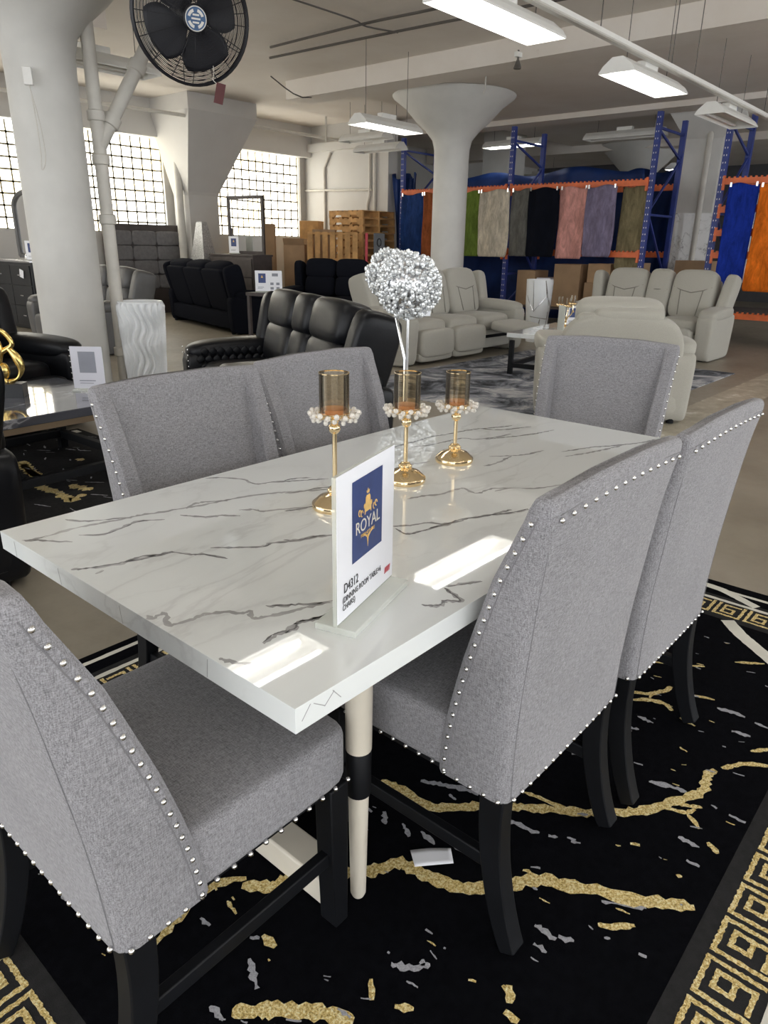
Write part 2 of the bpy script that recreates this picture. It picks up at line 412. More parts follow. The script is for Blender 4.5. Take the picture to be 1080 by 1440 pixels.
# ------------------------------------------------------------------ dining chairs
WX = .25
FR0 = [(.36, .158), (.40, .157), (.46, .150), (.55, .132), (.64, .110), (.73, .084), (.82, .056), (.89, .026), (.94, .004), (.97, -.006)]   # wing front edge: depth from rear-bottom
RE0 = [(.36, 0), (.45, 0), (.6, -.008), (.8, -.026), (.9, -.038), (.97, -.050)]
D0 = -.25
def chair_proto(lean=0, flare=.027):
    FR = [(a, b - lean * (a - .36) / .6) for a, b in FR0]; RE = [(a, b - lean * (a - .36) / .6) for a, b in RE0]
    def WZ(z): return WX + flare * (z - .36) / .6
    t = thing('dining_chair', 'x', 'chair')
    m = MB(); rings = []
    zs = [.36, .40, .46, .52, .58, .64, .70, .76, .82, .87, .91, .94, .96, .972, .980, .985]
    for z in zs:
        zz = min(z, .97); f = lerp(zz, FR); r = lerp(zz, RE); w = WZ(z)
        if z > .955:
            k = (z - .955) / .03; rnd_ = 1 - math.sqrt(max(0, 1 - k * k)); f -= .013 * rnd_; r += .013 * rnd_; w -= .012 * rnd_
        inn = f - lerp(z, [(.36, .060), (.6, .058), (.8, .048), (.91, .026), (.955, .008), (.985, .002)]); tk = .052
        c = min(.030, (f - r) * .42); e = min(.010, (f - r) * .25)
        ring = [(-w + c, r), (-w + c * .5, r + c * .134), (-w + c * .134, r + c * .5), (-w, r + c), (-w, f - e), (-w + e * .8, f), (-w + tk - .006, f), (-w + tk, f - min(.006, (f - inn) * .5)), (-w + tk + .004, inn), (-w + tk + .03, inn + .001), (-.1, inn + .002), (.1, inn + .002),
                (w - tk - .03, inn + .001), (w - tk - .004, inn), (w - tk, f - min(.006, (f - inn) * .5)), (w - tk + .006, f), (w - e * .8, f), (w, f - e), (w, r + c), (w - c * .134, r + c * .5), (w - c * .5, r + c * .134), (w - c, r), (w * .4, r - .003), (-w * .4, r - .003)]
        rings.append([Vector((x, D0 + y, z + (max(0, z - .90) / .085) * .012 * (1 - (x / w) ** 2))) for x, y in ring])
    m.loft(rings); back = m.build('backrest', 'grey_linen', t, angle=55)
    # seat: crowned upholstered block
    def shp(q):
        return (q.x, q.y, q.z + (.12 * (1 - q.x * q.x) * (1 - q.y * q.y) if q.z > 0 else 0))
    seat = MB().cushion((0, D0 + .305, .4255), (.488, .39, .131), 11, 12, None, shp).build('seat', 'grey_linen', t)
    # nailheads
    def nail(x, y, z, par=None):
        o = bpy.data.objects.new('nailhead', NAIL); COL.objects.link(o); o.parent = par or back; o.location = (x, D0 + y, z)
    for s in (-1, 1):
        z = .372
        while z < .955:
            nail(s * (WZ(z) + .001), lerp(z, FR) - .017, z); z += .0285
        for k in range(5): nail(s * (WX + .001), .016 + k * .031, .367)
        for k in range(10): nail(s * .2455, .174 + k * .0345, .371, seat)
    for k in range(14): nail((-.247 + k * .038), lerp(.948, RE) - .003, .948 + .009 * (1 - ((-.247 + k * .038) / .27) ** 2))
    for k in range(16): nail(-.225 + k * .03, -.003, .367)
    m = MB()
    for s in (-1, 1):
        m.tube([(s * (WZ(z) + .0002), D0 + lerp(z, FR) - .024, z) for z in (.366, .42, .5, .58, .66, .74, .82, .88, .93, .955)], .0011, 5)
        m.tube([(s * (WZ(z) - .022), D0 + lerp(z, RE) + .0015, z) for z in (.366, .5, .6, .8, .9, .955)], .0007, 5)
    m.tube([(x, D0 + lerp(.957, RE) - .0012, .957 + .009 * (1 - (x / .27) ** 2)) for x in [-.25 + .05 * q for q in range(11)]], .0009, 5)
    m.build('seam', 'seam', t)
    # legs
    for s in (-1, 1):
        pts = [(s * .222, D0 + .035, .362), (s * .222, D0 + .034, .28), (s * .222, D0 + .024, .19), (s * .223, D0 + .004, .10), (s * .224, D0 - .018, .035), (s * .225, D0 - .032, .006)]
        MB().bar(smooth_pts(pts, 4), .041, [.054 - .018 * i / 20 for i in range(21)]).build('leg', 'black_wood', t, bevel=.003)
        MB().bar([(s * .218, D0 + .465, .362), (s * .219, D0 + .466, .18), (s * .220, D0 + .468, .006)], .046, [.048, .044, .036]).build('leg', 'black_wood', t, bevel=.003)
        MB().box((s * .219, D0 + .24, .185), (.022, .42, .032)).build('stretcher', 'black_wood', t, bevel=.003)
    MB().box((0, D0 + .25, .352), (.44, .40, .024)).build('seat_frame', 'black_wood', t)
    return t
_n = MB().sphere((0, 0, 0), .0052, 10, 6).build('nailhead', 'nickel'); NAIL = _n.data; bpy.data.objects.remove(_n)
G = 'six grey nailhead dining chairs'
chairs = [
 ((-.25, -.323), 0, 'grey nailhead dining chair nearest on the table right side, its tall back towards us'),
 ((.312, -.333), 0, 'grey nailhead dining chair cut by the right photo edge, behind the nearer right side chair'),
 ((-.884, -.0667), R(-89.45), 'grey nailhead dining chair at the near table end in the lower left corner, seat showing'),
 ((-.285, .425), PI, 'left one of two grey nailhead chairs facing us, beside the dark coffee table'),
 ((.300, .470), PI, 'right one of two grey nailhead chairs facing us, before the black leather loveseat'),
 ((1.215, .155), R(100), 'grey nailhead dining chair at the far table end, in front of the beige recliner'),
]
c0 = chair_proto()
for i, ((x, y), rz, lab) in enumerate(chairs):
    if i == 2:
        cn = chair_proto(.04); cn.location = (x, y, .0118); cn.rotation_euler = (0, 0, rz); cn['label'] = lab; cn['group'] = G; continue
    if i == 0: c0.location = (x, y, .0118); c0.rotation_euler = (0, 0, rz); c0['label'] = lab; c0['group'] = G
    else: dup(c0, (x, y, .0118), rz, lab, G)

# ------------------------------------------------------------------ rug under the table
def ribbon(m, pts, w, z, jit=.35, ends=.25, step=.012):
    P = [Vector((p[0], p[1], 0)) for p in pts]; P = smooth_pts(P, 5) if len(P) > 2 else P
    Q = [P[0]]
    for a, b in zip(P, P[1:]):
        n = max(1, int((b - a).length / step))
        for k in range(1, n + 1): Q.append(a.lerp(b, k / n))
    L = []; nq = len(Q)
    for i, p in enumerate(Q):
        t = (Q[min(i + 1, nq - 1)] - Q[max(i - 1, 0)])
        if t.length < 1e-6: continue
        t.normalize(); u = Vector((-t.y, t.x, 0)); e = min(1, (min(i, nq - 1 - i) + .8) / 3.2) if ends else 1
        e = ends + (1 - ends) * e if ends else 1
        a = w / 2 * e * (1 + jit * (rnd.random() * 2 - 1)); b = w / 2 * e * (1 + jit * (rnd.random() * 2 - 1))
        L.append((m.bm.verts.new((p.x + u.x * a, p.y + u.y * a, z)), m.bm.verts.new((p.x - u.x * b, p.y - u.y * b, z))))
    for (a, b), (c, d) in zip(L, L[1:]): m._f([a, c, d, b])
VEINS = [[(-0.893,0.368),(-0.854,0.365),(-0.796,0.369),(-0.749,0.361),(-0.691,0.342),(-0.656,0.334),(-0.610,0.316),(-0.556,0.306),(-0.512,0.292),(-0.473,0.283),(-0.427,0.268),(-0.358,0.242),(-0.289,0.201),(-0.230,0.158)],
 [(-0.788,0.436),(-0.762,0.394),(-0.730,0.369),(-0.689,0.346)],
 [(-0.812,0.325),(-0.773,0.291),(-0.716,0.298),(-0.682,0.304),(-0.636,0.275)],
 [(-0.562,0.297),(-0.528,0.308),(-0.498,0.300),(-0.462,0.272)],
 [(-0.908,0.384),(-0.887,0.366),(-0.868,0.336),(-0.839,0.298)],
 [(-0.392,0.473),(-0.361,0.432),(-0.330,0.377),(-0.331,0.324),(-0.291,0.308),(-0.230,0.265),(-0.168,0.220)],
 [(-0.483,0.203),(-0.458,0.181),(-0.449,0.152),(-0.407,0.127),(-0.356,0.095)],
 [(-0.597,0.272),(-0.563,0.221),(-0.532,0.204),(-0.505,0.169)],
 [(-0.913,0.170),(-0.890,0.159),(-0.854,0.142),(-0.824,0.131),(-0.787,0.131),(-0.755,0.113),(-0.729,0.103),(-0.712,0.067),(-0.691,0.044),(-0.673,-0.004)],
 [(-0.884,0.122),(-0.866,0.127)],
 [(-0.824,0.131),(-0.789,0.116),(-0.733,0.102)],
 [(-0.663,0.066),(-0.629,0.032),(-0.587,-0.008),(-0.563,-0.009),(-0.522,-0.033),(-0.472,-0.048),(-0.442,-0.066)],
 [(-0.913,-0.093),(-0.907,-0.108),(-0.881,-0.109),(-0.897,-0.139),(-0.897,-0.152),(-0.870,-0.161),(-0.846,-0.163),(-0.817,-0.175),(-0.796,-0.201),(-0.782,-0.208),(-0.792,-0.229),(-0.770,-0.243),(-0.732,-0.257),(-0.699,-0.269),(-0.655,-0.286)],
 [(-0.750,-0.212),(-0.727,-0.234),(-0.702,-0.256),(-0.665,-0.289)],
 [(-0.834,-0.304),(-0.802,-0.296),(-0.771,-0.307),(-0.751,-0.298),(-0.725,-0.311),(-0.696,-0.323)],
 [(-0.909,-0.290),(-0.898,-0.315),(-0.881,-0.338),(-0.867,-0.343)],
 [(-0.314,-0.134),(-0.283,-0.157),(-0.241,-0.173),(-0.220,-0.205),(-0.165,-0.218),(-0.118,-0.245),(-0.063,-0.262),(-0.036,-0.269)],
 [(-0.320,-0.145),(-0.328,-0.182),(-0.300,-0.194),(-0.249,-0.202),(-0.174,-0.224)],
 [(-0.148,-0.041),(-0.104,-0.053),(-0.062,-0.074),(-0.012,-0.077),(0.017,-0.090),(0.005,-0.131),(0.027,-0.142),(0.067,-0.148),(0.106,-0.181)],
 [(-0.259,0.295),(-0.223,0.284),(-0.194,0.258)],
 [(-0.328,0.217),(-0.300,0.200),(-0.250,0.184),(-0.208,0.164)],
 [(0.081,0.154),(0.106,0.143),(0.153,0.125)],
 [(0.176,0.299),(0.242,0.303),(0.301,0.299),(0.377,0.298),(0.456,0.279),(0.555,0.262),(0.643,0.216),(0.712,0.190)],
 [(0.241,0.268),(0.308,0.236),(0.440,0.215),(0.458,0.178),(0.530,0.143),(0.607,0.125)],
 [(0.225,-0.011),(0.268,-0.025),(0.371,-0.019)],
 [(-0.563,-0.408),(-0.554,-0.424),(-0.536,-0.432),(-0.523,-0.429),(-0.506,-0.449),(-0.492,-0.420),(-0.483,-0.399)],
 [(-0.476,-0.399),(-0.451,-0.414),(-0.413,-0.435)],
 [(-0.790,-0.306),(-0.756,-0.298),(-0.732,-0.308),(-0.695,-0.321)],
 [(-0.533,-0.015),(-0.515,-0.035),(-0.482,-0.045),(-0.455,-0.056)],
 [(-0.414,0.119),(-0.377,0.101),(-0.338,0.092)],
 [(0.052,-0.163),(0.105,-0.182),(0.152,-0.230),(0.246,-0.272),(0.301,-0.309)],
 [(-0.175,-0.219),(-0.103,-0.250),(-0.044,-0.282),(-0.004,-0.293)],
 [(0.522,-0.107),(0.637,-0.146),(0.713,-0.196),(0.810,-0.239),(0.881,-0.254)],
 [(0.480,-0.140),(0.584,-0.171),(0.727,-0.211)],
 [(0.592,0.256),(0.627,0.188),(0.746,0.134)],
 [(0.480,0.155),(0.646,0.075),(0.760,0.054)],
 [(0.319,0.026),(0.401,-0.034),(0.497,-0.056)]]
def tabletop_veins():
    m = MB().box((0, 0, TT - .0206), (1.83, .937, .0412))
    q = random.Random(12)
    def cl(p): return (max(-.906, min(.906, p[0])), max(-.459, min(.459, p[1])))
    for i, p in enumerate(VEINS):
        p = [cl(a) for a in p]; m.mi = 1 if i % 3 else 2
        ribbon(m, p, q.uniform(.0022, .0048), TT + .00012 + .00001 * i, .95, .15, .006)
        m.mi = 2
        ribbon(m, [cl((a[0], a[1] + .004 * math.sin(i + 3 * a[0] * 9))) for a in p], .008, TT + .0001, .9, .1, .008)
    # veins running over the edges
    m.mi = 2
    for y, z0 in ((.205, 0), (-.02, 0), (-.27, 0), (.40, 0)): m.box((-.9152, y, TT - .022), (.0006, .0016, .034), RX(q.uniform(-12, 12)))
    for x, a in ((-.895, 40), (-.87, -55), (-.85, 50), (-.835, -40)): m.box((x, -.4687, TT - .016), (.0014, .0006, .026), RY(a))
    m.build('tabletop', ['white_marble', 'vein', 'vein_soft'], tb, bevel=.006, seg=3)
tabletop_veins()
def key_unit(m, o, ux, uy, s, h, z, lw):
    # one Greek key: o origin, ux along the border, uy across it; s pitch, h height
    P1 = [(0, 1), (0, 0), (.80, 0), (.80, 1)]; P2 = [(.50, .58), (.27, .58), (.27, .24), (.60, .24), (.60, .90), (.14, .90)]
    for i, (a, b) in enumerate(list(zip(P1, P1[1:])) + list(zip(P2, P2[1:]))):
        A = Vector(o) + ux * a[0] * s + uy * a[1] * h; B = Vector(o) + ux * b[0] * s + uy * b[1] * h
        d = (B - A).normalized() * lw * .5
        ribbon(m, [A - d, B + d], lw, z + .00006 * i, .3, 0, .006)
GOLD = [[(-.28,-.08),(-.27,-.16),(-.27,-.23),(-.24,-.27),(-.18,-.33),(-.13,-.39),(-.07,-.47),(0,-.57),(.03,-.60),(.10,-.66),(.16,-.69),(.23,-.73),(.28,-.74),(.33,-.73),(.37,-.74)],
 [(.39,-.75),(.42,-.77),(.46,-.80),(.49,-.85)], [(-.06,-.39),(-.05,-.44),(-.04,-.50),(-.01,-.55)], [(.17,-.70),(.18,-.73),(.20,-.76)], [(.13,-.67),(.15,-.73),(.18,-.75)],
 [(-.74,-.07),(-.70,-.12),(-.67,-.13),(-.65,-.14),(-.61,-.17),(-.53,-.25),(-.46,-.29),(-.45,-.32),(-.44,-.37),(-.42,-.43),(-.38,-.48),(-.33,-.52),(-.28,-.56),(-.25,-.62),(-.22,-.67),(-.19,-.74),(-.15,-.80),(-.12,-.85)],
 [(-.93,-.28),(-.90,-.31),(-.88,-.33),(-.84,-.38),(-.81,-.42),(-.79,-.46)], [(.57,-.41),(.60,-.46),(.65,-.49),(.69,-.50)], [(.53,-.43),(.57,-.48),(.58,-.52),(.56,-.55)], [(.63,-.47),(.58,-.47)],
 [(.80,-.40),(.83,-.45)], [(.86,-.50),(.89,-.54)], [(.99,-.61),(1.05,-.69)], [(.69,-.57),(.71,-.63)], [(.54,-.58),(.53,-.63)], [(.52,-.79),(.57,-.83)], [(.15,-.74),(.12,-.78)], [(-.30,-.71),(-.28,-.74),(-.25,-.77)],
 [(.09,-.81),(.07,-.84)], [(-.04,-.67),(-.03,-.69)], [(-.79,-.20),(-.79,-.24)], [(-.54,-.64),(-.57,-.66)], [(-.59,-.66),(-.59,-.69)], [(-.71,-.43),(-.74,-.46)], [(-.72,-.50),(-.70,-.53)], [(-.55,-.63),(-.56,-.66)]]
GW = [.026, .016, .012, .012, .012, .030, .028, .017, .017, .014, .012, .012, .012, .012, .013, .014, .016, .014, .018, .016, .02, .022, .022, .014, .016, .015]
GREY = [[(-.18,-.38),(-.17,-.44),(-.16,-.49)],[(-.21,-.16),(-.18,-.22),(-.14,-.30)],[(.20,-.62),(.22,-.67),(.23,-.71)],[(.67,-.65),(.68,-.69),(.68,-.73)],[(.58,-.72),(.59,-.77)],[(.22,-.82),(.22,-.86)],[(.06,-.75),(.06,-.80)],
 [(-.24,-.69),(-.21,-.74),(-.19,-.77)],[(-.39,-.61),(-.39,-.63),(-.39,-.66)],[(-.38,-.66),(-.37,-.69)],[(-.43,-.63),(-.43,-.66)],[(0,-.79),(0,-.82)],[(-.66,-.44),(-.64,-.47),(-.61,-.50)],[(-.61,-.48),(-.62,-.49)],[(-.84,-.22),(-.87,-.28)],
 [(-.95,-.24),(-.95,-.28)],[(-.94,-.17),(-.90,-.17)],[(-.85,-.07),(-.85,-.10)],[(-.36,-.22),(-.38,-.26)],[(-.35,-.27),(-.36,-.32)],[(-.36,-.16),(-.39,-.19)],[(.37,-.44),(.40,-.51)],[(.46,-.48),(.46,-.53)],[(.67,-.76),(.67,-.80)],[(-.15,-.51),(-.14,-.53)],[(-.13,-.56),(-.12,-.58)]]
def dining_rug():
    m = MB(); X0, X1, Y0, Y1 = -1.46, 1.63, -1.19, 1.08; z = .0088
    m.box(((X0 + X1) / 2, (Y0 + Y1) / 2, .004), (X1 - X0, Y1 - Y0, .008))
    ix0, ix1, iy0, iy1 = -1.12, 1.285, -.87, .762
    def quad(x0, y0, x1, y1, z, mi): m.mi = mi; m.face([(x0, y0, z), (x1, y0, z), (x1, y1, z), (x0, y1, z)])
    ex = .205   # width of charcoal band with the key
    for q in ((ix0 - ex, iy0 - ex, ix1 + ex, iy0), (ix0 - ex, iy1, ix1 + ex, iy1 + ex), (ix0 - ex, iy0, ix0, iy1), (ix1, iy0, ix1 + ex, iy1)): quad(*q, .0082, 2)
    g = .042; h = .104; lw = .0112; pit = .116
    m.mi = 1
    Xv, Yv = Vector((1, 0, 0)), Vector((0, 1, 0))
    x = ix0 + .0
    while x < ix1 - .1:
        key_unit(m, (x, iy0 - g, 0), Xv, -Yv, pit, h, z, lw); key_unit(m, (x, iy1 + g, 0), Xv, Yv, pit, h, z, lw); x += pit
    y = iy0
    while y < iy1 - .1:
        key_unit(m, (ix0 - g, y, 0), Yv, -Xv, pit, h, z, lw); key_unit(m, (ix1 + g, y, 0), Yv, Xv, pit, h, z, lw); y += pit
    m.mi = 3
    def frame(d, w, zz):
        a, b, c, e = ix0 - d, ix1 + d, iy0 - d, iy1 + d
        for p, q in (((a, c), (b, c)), ((b, c), (b, e)), ((b, e), (a, e)), ((a, e), (a, c))): ribbon(m, [p, q], w, zz, .12, 0, .02)
    frame(.168, .020, .0095); frame(.272, .020, .0085)
    ribbon(m, [(1.29, -.495), (1.21, -.565), (1.10, -.69), (.95, -.87)], .052, z, .06, 0)
    ribbon(m, [(1.56, -.30), (1.55, -.40), (1.48, -.55)], .04, .0095, .06, 0)
    m.mi = 1
    for i, (p, w) in enumerate(zip(GOLD, GW)): ribbon(m, p, w * 1.05, z + .00003 * i, .38, .25, .009)
    m.mi = 4
    for p in GREY: ribbon(m, p, .014, z + .0001, .75, .25, .007)
    for k in range(300):
        x, y = rnd.uniform(ix0 + .03, ix1 - .03), rnd.uniform(iy0 + .03, iy1 - .03)
        m.mi = 4 if rnd.random() < .7 else 1
        a = rnd.uniform(-1.9, -.9); l = rnd.uniform(.004, .03)
        ribbon(m, [(x, y), (x + math.cos(a) * l, y + math.sin(a) * l)], rnd.uniform(.004, .012), z + .0009 + .000001 * k, .7, .3, .006)
    # long gold veins outside the traced part (under the table and to the left)
    m.mi = 1
    for p in ([(-1.0, .35), (-.8, .30), (-.6, .36), (-.35, .33), (-.1, .42)], [(.2, .1), (.4, .2), (.7, .15), (1.0, .3)], [(-.95, -.05), (-.8, -.02), (-.72, -.06)], [(-.99, .05), (-.97, .1), (-.93, .12)]): ribbon(m, p, .022, z, .5)
    o = m.build('area_rug', ['rug_black', 'rug_gold', 'rug_charcoal', 'rug_white', 'rug_silver'])
    tag(o, 'black area rug with gold veins and Greek key border under the dining table', 'rug')
dining_rug()
SL = [[-0.414, -0.289], [-0.343, -0.356], [-0.376, -0.388], [-0.444, -0.327]]
o = MB().grid(lambda u, v: Vector([(SL[0][i] * (1 - u) + SL[1][i] * u) * (1 - v) + (SL[3][i] * (1 - u) + SL[2][i] * u) * v for i in (0, 1)] + [.0115 + .0025 * math.sin(u * 4) * (1 - v)]), 8, 4).build('paper_slip', 'paper', None, solid=.0006)
tag(o, 'small white paper slip lying on the black rug below the table', 'paper')

# ------------------------------------------------------------------ acrylic sign holder
LOGO_THRONE = [(-.5, 0), (-.5, .42), (-.62, .5), (-.62, .72), (-.46, .8), (-.38, .66), (-.34, 1.15), (-.18, 1.32), (0, 1.25), (.18, 1.32), (.34, 1.15), (.38, .66), (.46, .8), (.62, .72), (.62, .5), (.5, .42), (.5, 0), (.40, 0), (.36, .16), (-.36, .16), (-.40, 0)]
def logo(parent, cx, cz, s, y, M=None):
    """blue square with a gold throne, local x right, z up, printed on a face looking along -y"""
    m = MB(); m.face([(cx - s / 2, y, cz - s * .62), (cx + s / 2, y, cz - s * .62), (cx + s / 2, y, cz + s * .62), (cx - s / 2, y, cz + s * .62)])
    return m.build('logo_square', 'print_blue', parent, flat=True)
def sign_holder(label, loc, rotz, w=.216, h=.268, tilt=0, full=False, group=None, dim=False, wide=False):
    t = thing('sign_holder', label, 'sign', loc, rotz, group)
    MB().box((0, 0, .006), (w, .075, .012)).build('base', 'acrylic_base', t, bevel=.002)
    MB().box((0, .0, .012 + h / 2), (w, .007, h)).build('panel', 'acrylic_base', t, bevel=.001)
    sh = MB().box((0, -.0042, .014 + h / 2), (w - .004, .001, h - .004)).build('paper_sheet', 'paper_dim' if dim else 'paper', t)
    yb = -.0052
    s = w * (.27 if wide else .52); cx = -w * .24 if wide else 0; cz = .012 + h * .635
    if dim: yb = -.0052
    sq = MB().face([(cx - s / 2, yb, cz - s * .62), (cx + s / 2, yb, cz - s * .62), (cx + s / 2, yb, cz + s * .62), (cx - s / 2, yb, cz + s * .62)]).build('logo_square', 'print_grey' if dim else 'print_blue', sh, flat=True)
    k = s * .22
    if not dim:
        e = MB(); e.prism([(cx + x * k, cz + s * .02 + z * k) for x, z in LOGO_THRONE], 0, 0.0003, lambda a, b, c: Vector((a, yb - .0003 - c, b)))
        cr = MB(); cr.prism([(cx + x * k, cz + s * .02 + z * k) for x, z in ((-.16, 1.4), (-.24, 1.62), (-.1, 1.55), (0, 1.78), (.1, 1.55), (.24, 1.62), (.16, 1.4))], 0, .0003, lambda a, b, c: Vector((a, yb - .0003 - c, b)))
        if full:
            for sx in (-1, 1):
                for i in range(2): e.tube([(cx + sx * k * (.92 + i * .32) + math.cos(a) * k * .15, yb - .0006, cz + s * .02 + k * (.22 + .12 * i) + math.sin(a) * k * .22) for a in [q * PI / 5 for q in range(9)]], k * .035, 5)
            for i in range(3): e.tube([(cx + k * (q - 6) * .12, yb - .0006, cz - s * .33 - k * .10 * i - abs(q - 6) * -k * .03 * (i + 1)) for q in range(13)], k * .03, 5)
            e.prism([(cx - k * .12, cz - s * .36), (cx, cz - s * .52), (cx + k * .12, cz - s * .36)], 0, .0003, lambda a, b, c: Vector((a, yb - .0003 - c, b)))
        e.build('emblem', 'print_gold', sh, flat=True); cr.build('emblem', 'print_gold', sh, flat=True)
    def T(x, z): return Matrix.Translation((x, yb - .0006, z)) @ Matrix.Rotation(PI / 2, 4, 'X')
    if full:
        text_mesh('logo_text', 'ROYAL', s * .27, 'print_pale', sh, T(0, cz - s * .21), sx=.95)
        text_mesh('logo_text', 'FURNITURE', s * .075, 'print_gold', sh, T(0, cz - s * .305), sx=1.2)
        text_mesh('price_text', 'D4312', .0235, 'print_ink', sh, T(-w * .40, .012 + h * .205), 'LEFT', .8)
        text_mesh('price_text', '(DINNING ROOM TABLE+6', .0145, 'print_ink', sh, T(-w * .42, .012 + h * .140), 'LEFT', .82)
        text_mesh('price_text', 'CHAIRS)', .0145, 'print_ink', sh, T(-w * .42, .012 + h * .085), 'LEFT', .82)
        r = MB()
        for i in range(5): r.box((w * (.335 + .022 * i), yb - .0004, .012 + h * .105), (.0025, .0003, .012), RY(14))
        r.build('red_mark', 'print_red', sh, flat=True)
    else:
        b = MB()
        if wide:
            for i in range(2):
                for j in range(2): b.box((w * (.12 + .22 * i), yb - .0003, .012 + h * (.15 + .22 * j)), (w * .12, .0003, h * .12))
            b.box((w * .24, yb - .0003, .012 + h * .80), (w * .22, .0003, h * .14))
        b.box((cx - w * .05, yb - .0003, .012 + h * .20), (w * (.22 if wide else .5), .0003, .006)); b.box((cx - w * .08, yb - .0003, .012 + h * .14), (w * (.18 if wide else .42), .0003, .004))
        b.build('price_text', 'print_grey', sh, flat=True)
    return t
sign_holder('white acrylic price sign with blue logo square standing on the dining table', (-.634, -.3375, TT), R(16.3), .216, .252, full=True)

# ------------------------------------------------------------------ candle holders on the table
def candle_holder(label, loc, H_, group):
    t = thing('candle_holder', label, 'candle holder', loc, 0, group)
    zc = H_ - .105      # dish height
    MB().lathe([(.054, 0), (.0555, .003), (.0555, .012), (.053, .015), (.050, .017), (.038, .028), (.021, .035), (.011, .038), (.0095, .040), (.013, .043), (.015, .047), (.012, .052), (.0065, .054)], n=32).build('base', 'gold', t)
    m = MB(); m.lathe([(.0055, .048), (.0055, zc - .035), (.008, zc - .034), (.0125, zc - .028), (.0145, zc - .022), (.0125, zc - .015), (.008, zc - .011), (.010, zc - .006), (.016, zc + .004), (.028, zc + .011), (.036, zc + .013), (.036, zc + .0155), (.006, zc + .0155)], n=24)
    st = m.build('stem', 'gold', t)
    m = MB()
    for i in range(6):
        a = i * PI / 3; m.sphere((.012 * math.cos(a), .012 * math.sin(a), .042), .0068, 8, 6)
    m.build('beading', 'gold', t)
    for k, (rr, zz, nn, sz) in enumerate(((.045, zc + .010, 14, .0062), (.056, zc + .014, 18, .0068), (.051, zc + .002, 16, .006), (.038, zc + .002, 12, .006))):
        m = MB()
        for i in range(nn):
            a = 2 * PI * (i + .5 * k) / nn; m.sphere((rr * math.cos(a), rr * math.sin(a), zz + .002 * math.sin(i * 3)), sz, 6, 4)
        m.build('crystal_ring', 'crystal', t, flat=True)
    m = MB()
    for i in range(12):
        a = 2 * PI * i / 12; m.tube([(.016 * math.cos(a), .016 * math.sin(a), zc + .002), (.045 * math.cos(a), .045 * math.sin(a), zc + .006), (.058 * math.cos(a), .058 * math.sin(a), zc + .014)], .0014, 5)
    m.build('wire_petals', 'gold', t)
    m = MB(); m.lathe([(.033, zc + .016), (.033, H_), (.0345, H_ + .0005), (.0345, zc + .016)], n=40, cap=False)
    m.build('glass_shade', 'amber_glass', t)
    MB().lathe([(.0335, H_ - .0012), (.0350, H_ - .0012), (.0350, H_ + .0012), (.0335, H_ + .0012)], n=40, cap=False).build('rim', 'gold', t)
    MB().lathe([(.031, zc + .016), (.031, zc + .024), (.028, zc + .0255), (.003, zc + .024)], n=24).build('candle', 'wax', t)
    return t
CG = 'gold candle holders on the dining table'
candle_holder('tallest gold candle holder with amber glass, partly behind the white price sign', (-.313, .052, TT), .320, CG)
candle_holder('middle gold candle holder with amber glass, between the other two', (-.041, .060, TT), .288, CG)
candle_holder('shortest gold candle holder with amber glass, farthest from the white price sign', (.205, .076, TT), .260, CG)

# ------------------------------------------------------------------ the building
CZ = 3.87; WY = 12.45; EX = 11.2
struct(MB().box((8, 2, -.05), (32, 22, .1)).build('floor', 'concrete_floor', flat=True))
struct(MB().box((8, 2, CZ + .1), (32, 22, .2)).build('ceiling', 'ceiling_paint', flat=True))
WINS = [(-.6, 2.6), (3.85, 7.41), (8.60, 11.02)]; WZ0, WZ1 = 1.53, 3.25
m = MB(); xs = [-8.0] + [v for w in WINS for v in w] + [24.0]
for i in range(0, len(xs), 2): m.box(((xs[i] + xs[i + 1]) / 2, WY + .15, CZ / 2), (xs[i + 1] - xs[i], .3, CZ))
for a, b in WINS:
    m.box(((a + b) / 2, WY + .15, WZ0 / 2), (b - a, .3, WZ0)); m.box(((a + b) / 2, WY + .15, (WZ1 + CZ) / 2), (b - a, .3, CZ - WZ1))
struct(m.build('wall_left', 'wall_paint', flat=True))
for k, (a, b) in enumerate(WINS):
    w = thing('window_%d' % (k + 1), 'glass block window', 'window', ((a + b) / 2, WY + .08, WZ0)); del w['label'], w['category']; w['kind'] = 'structure'
    MB().box((0, .03, (WZ1 - WZ0) / 2), (b - a, .06, WZ1 - WZ0)).build('glass_block_panel', 'glass_block', w, flat=True)
    m = MB(); nx = round((b - a) / .205); nz = 9; pw = (b - a) / nx; ph = (WZ1 - WZ0) / nz
    for i in range(nx + 1): m.box((-(b - a) / 2 + i * pw, -.004, (WZ1 - WZ0) / 2), (.026, .018, WZ1 - WZ0))
    for j in range(nz + 1): m.box((0, -.004, j * ph), (b - a, .022, .030))
    for i in range(nx + 1):
        for j in range(nz + 1): m.box((-(b - a) / 2 + i * pw, -.006, j * ph), (.034, .018, .036))
    m.build('mortar_grid', 'mortar', w, flat=True)
# rough stone edge at the corner, lintel and sill
struct(MB().box((11.11, WY - .01, 1.85), (.17, .06, 3.0)).build('trim_1', 'rough_stone', flat=True))
struct(MB().box((1.6, WY - .12, 3.56), (19.2, .25, .62)).build('trim_2', 'wall_paint', flat=True))
struct(MB().box((1.6, WY - .05, 3.27), (19.2, .34, .07)).build('trim_3', 'white_paint', flat=True))
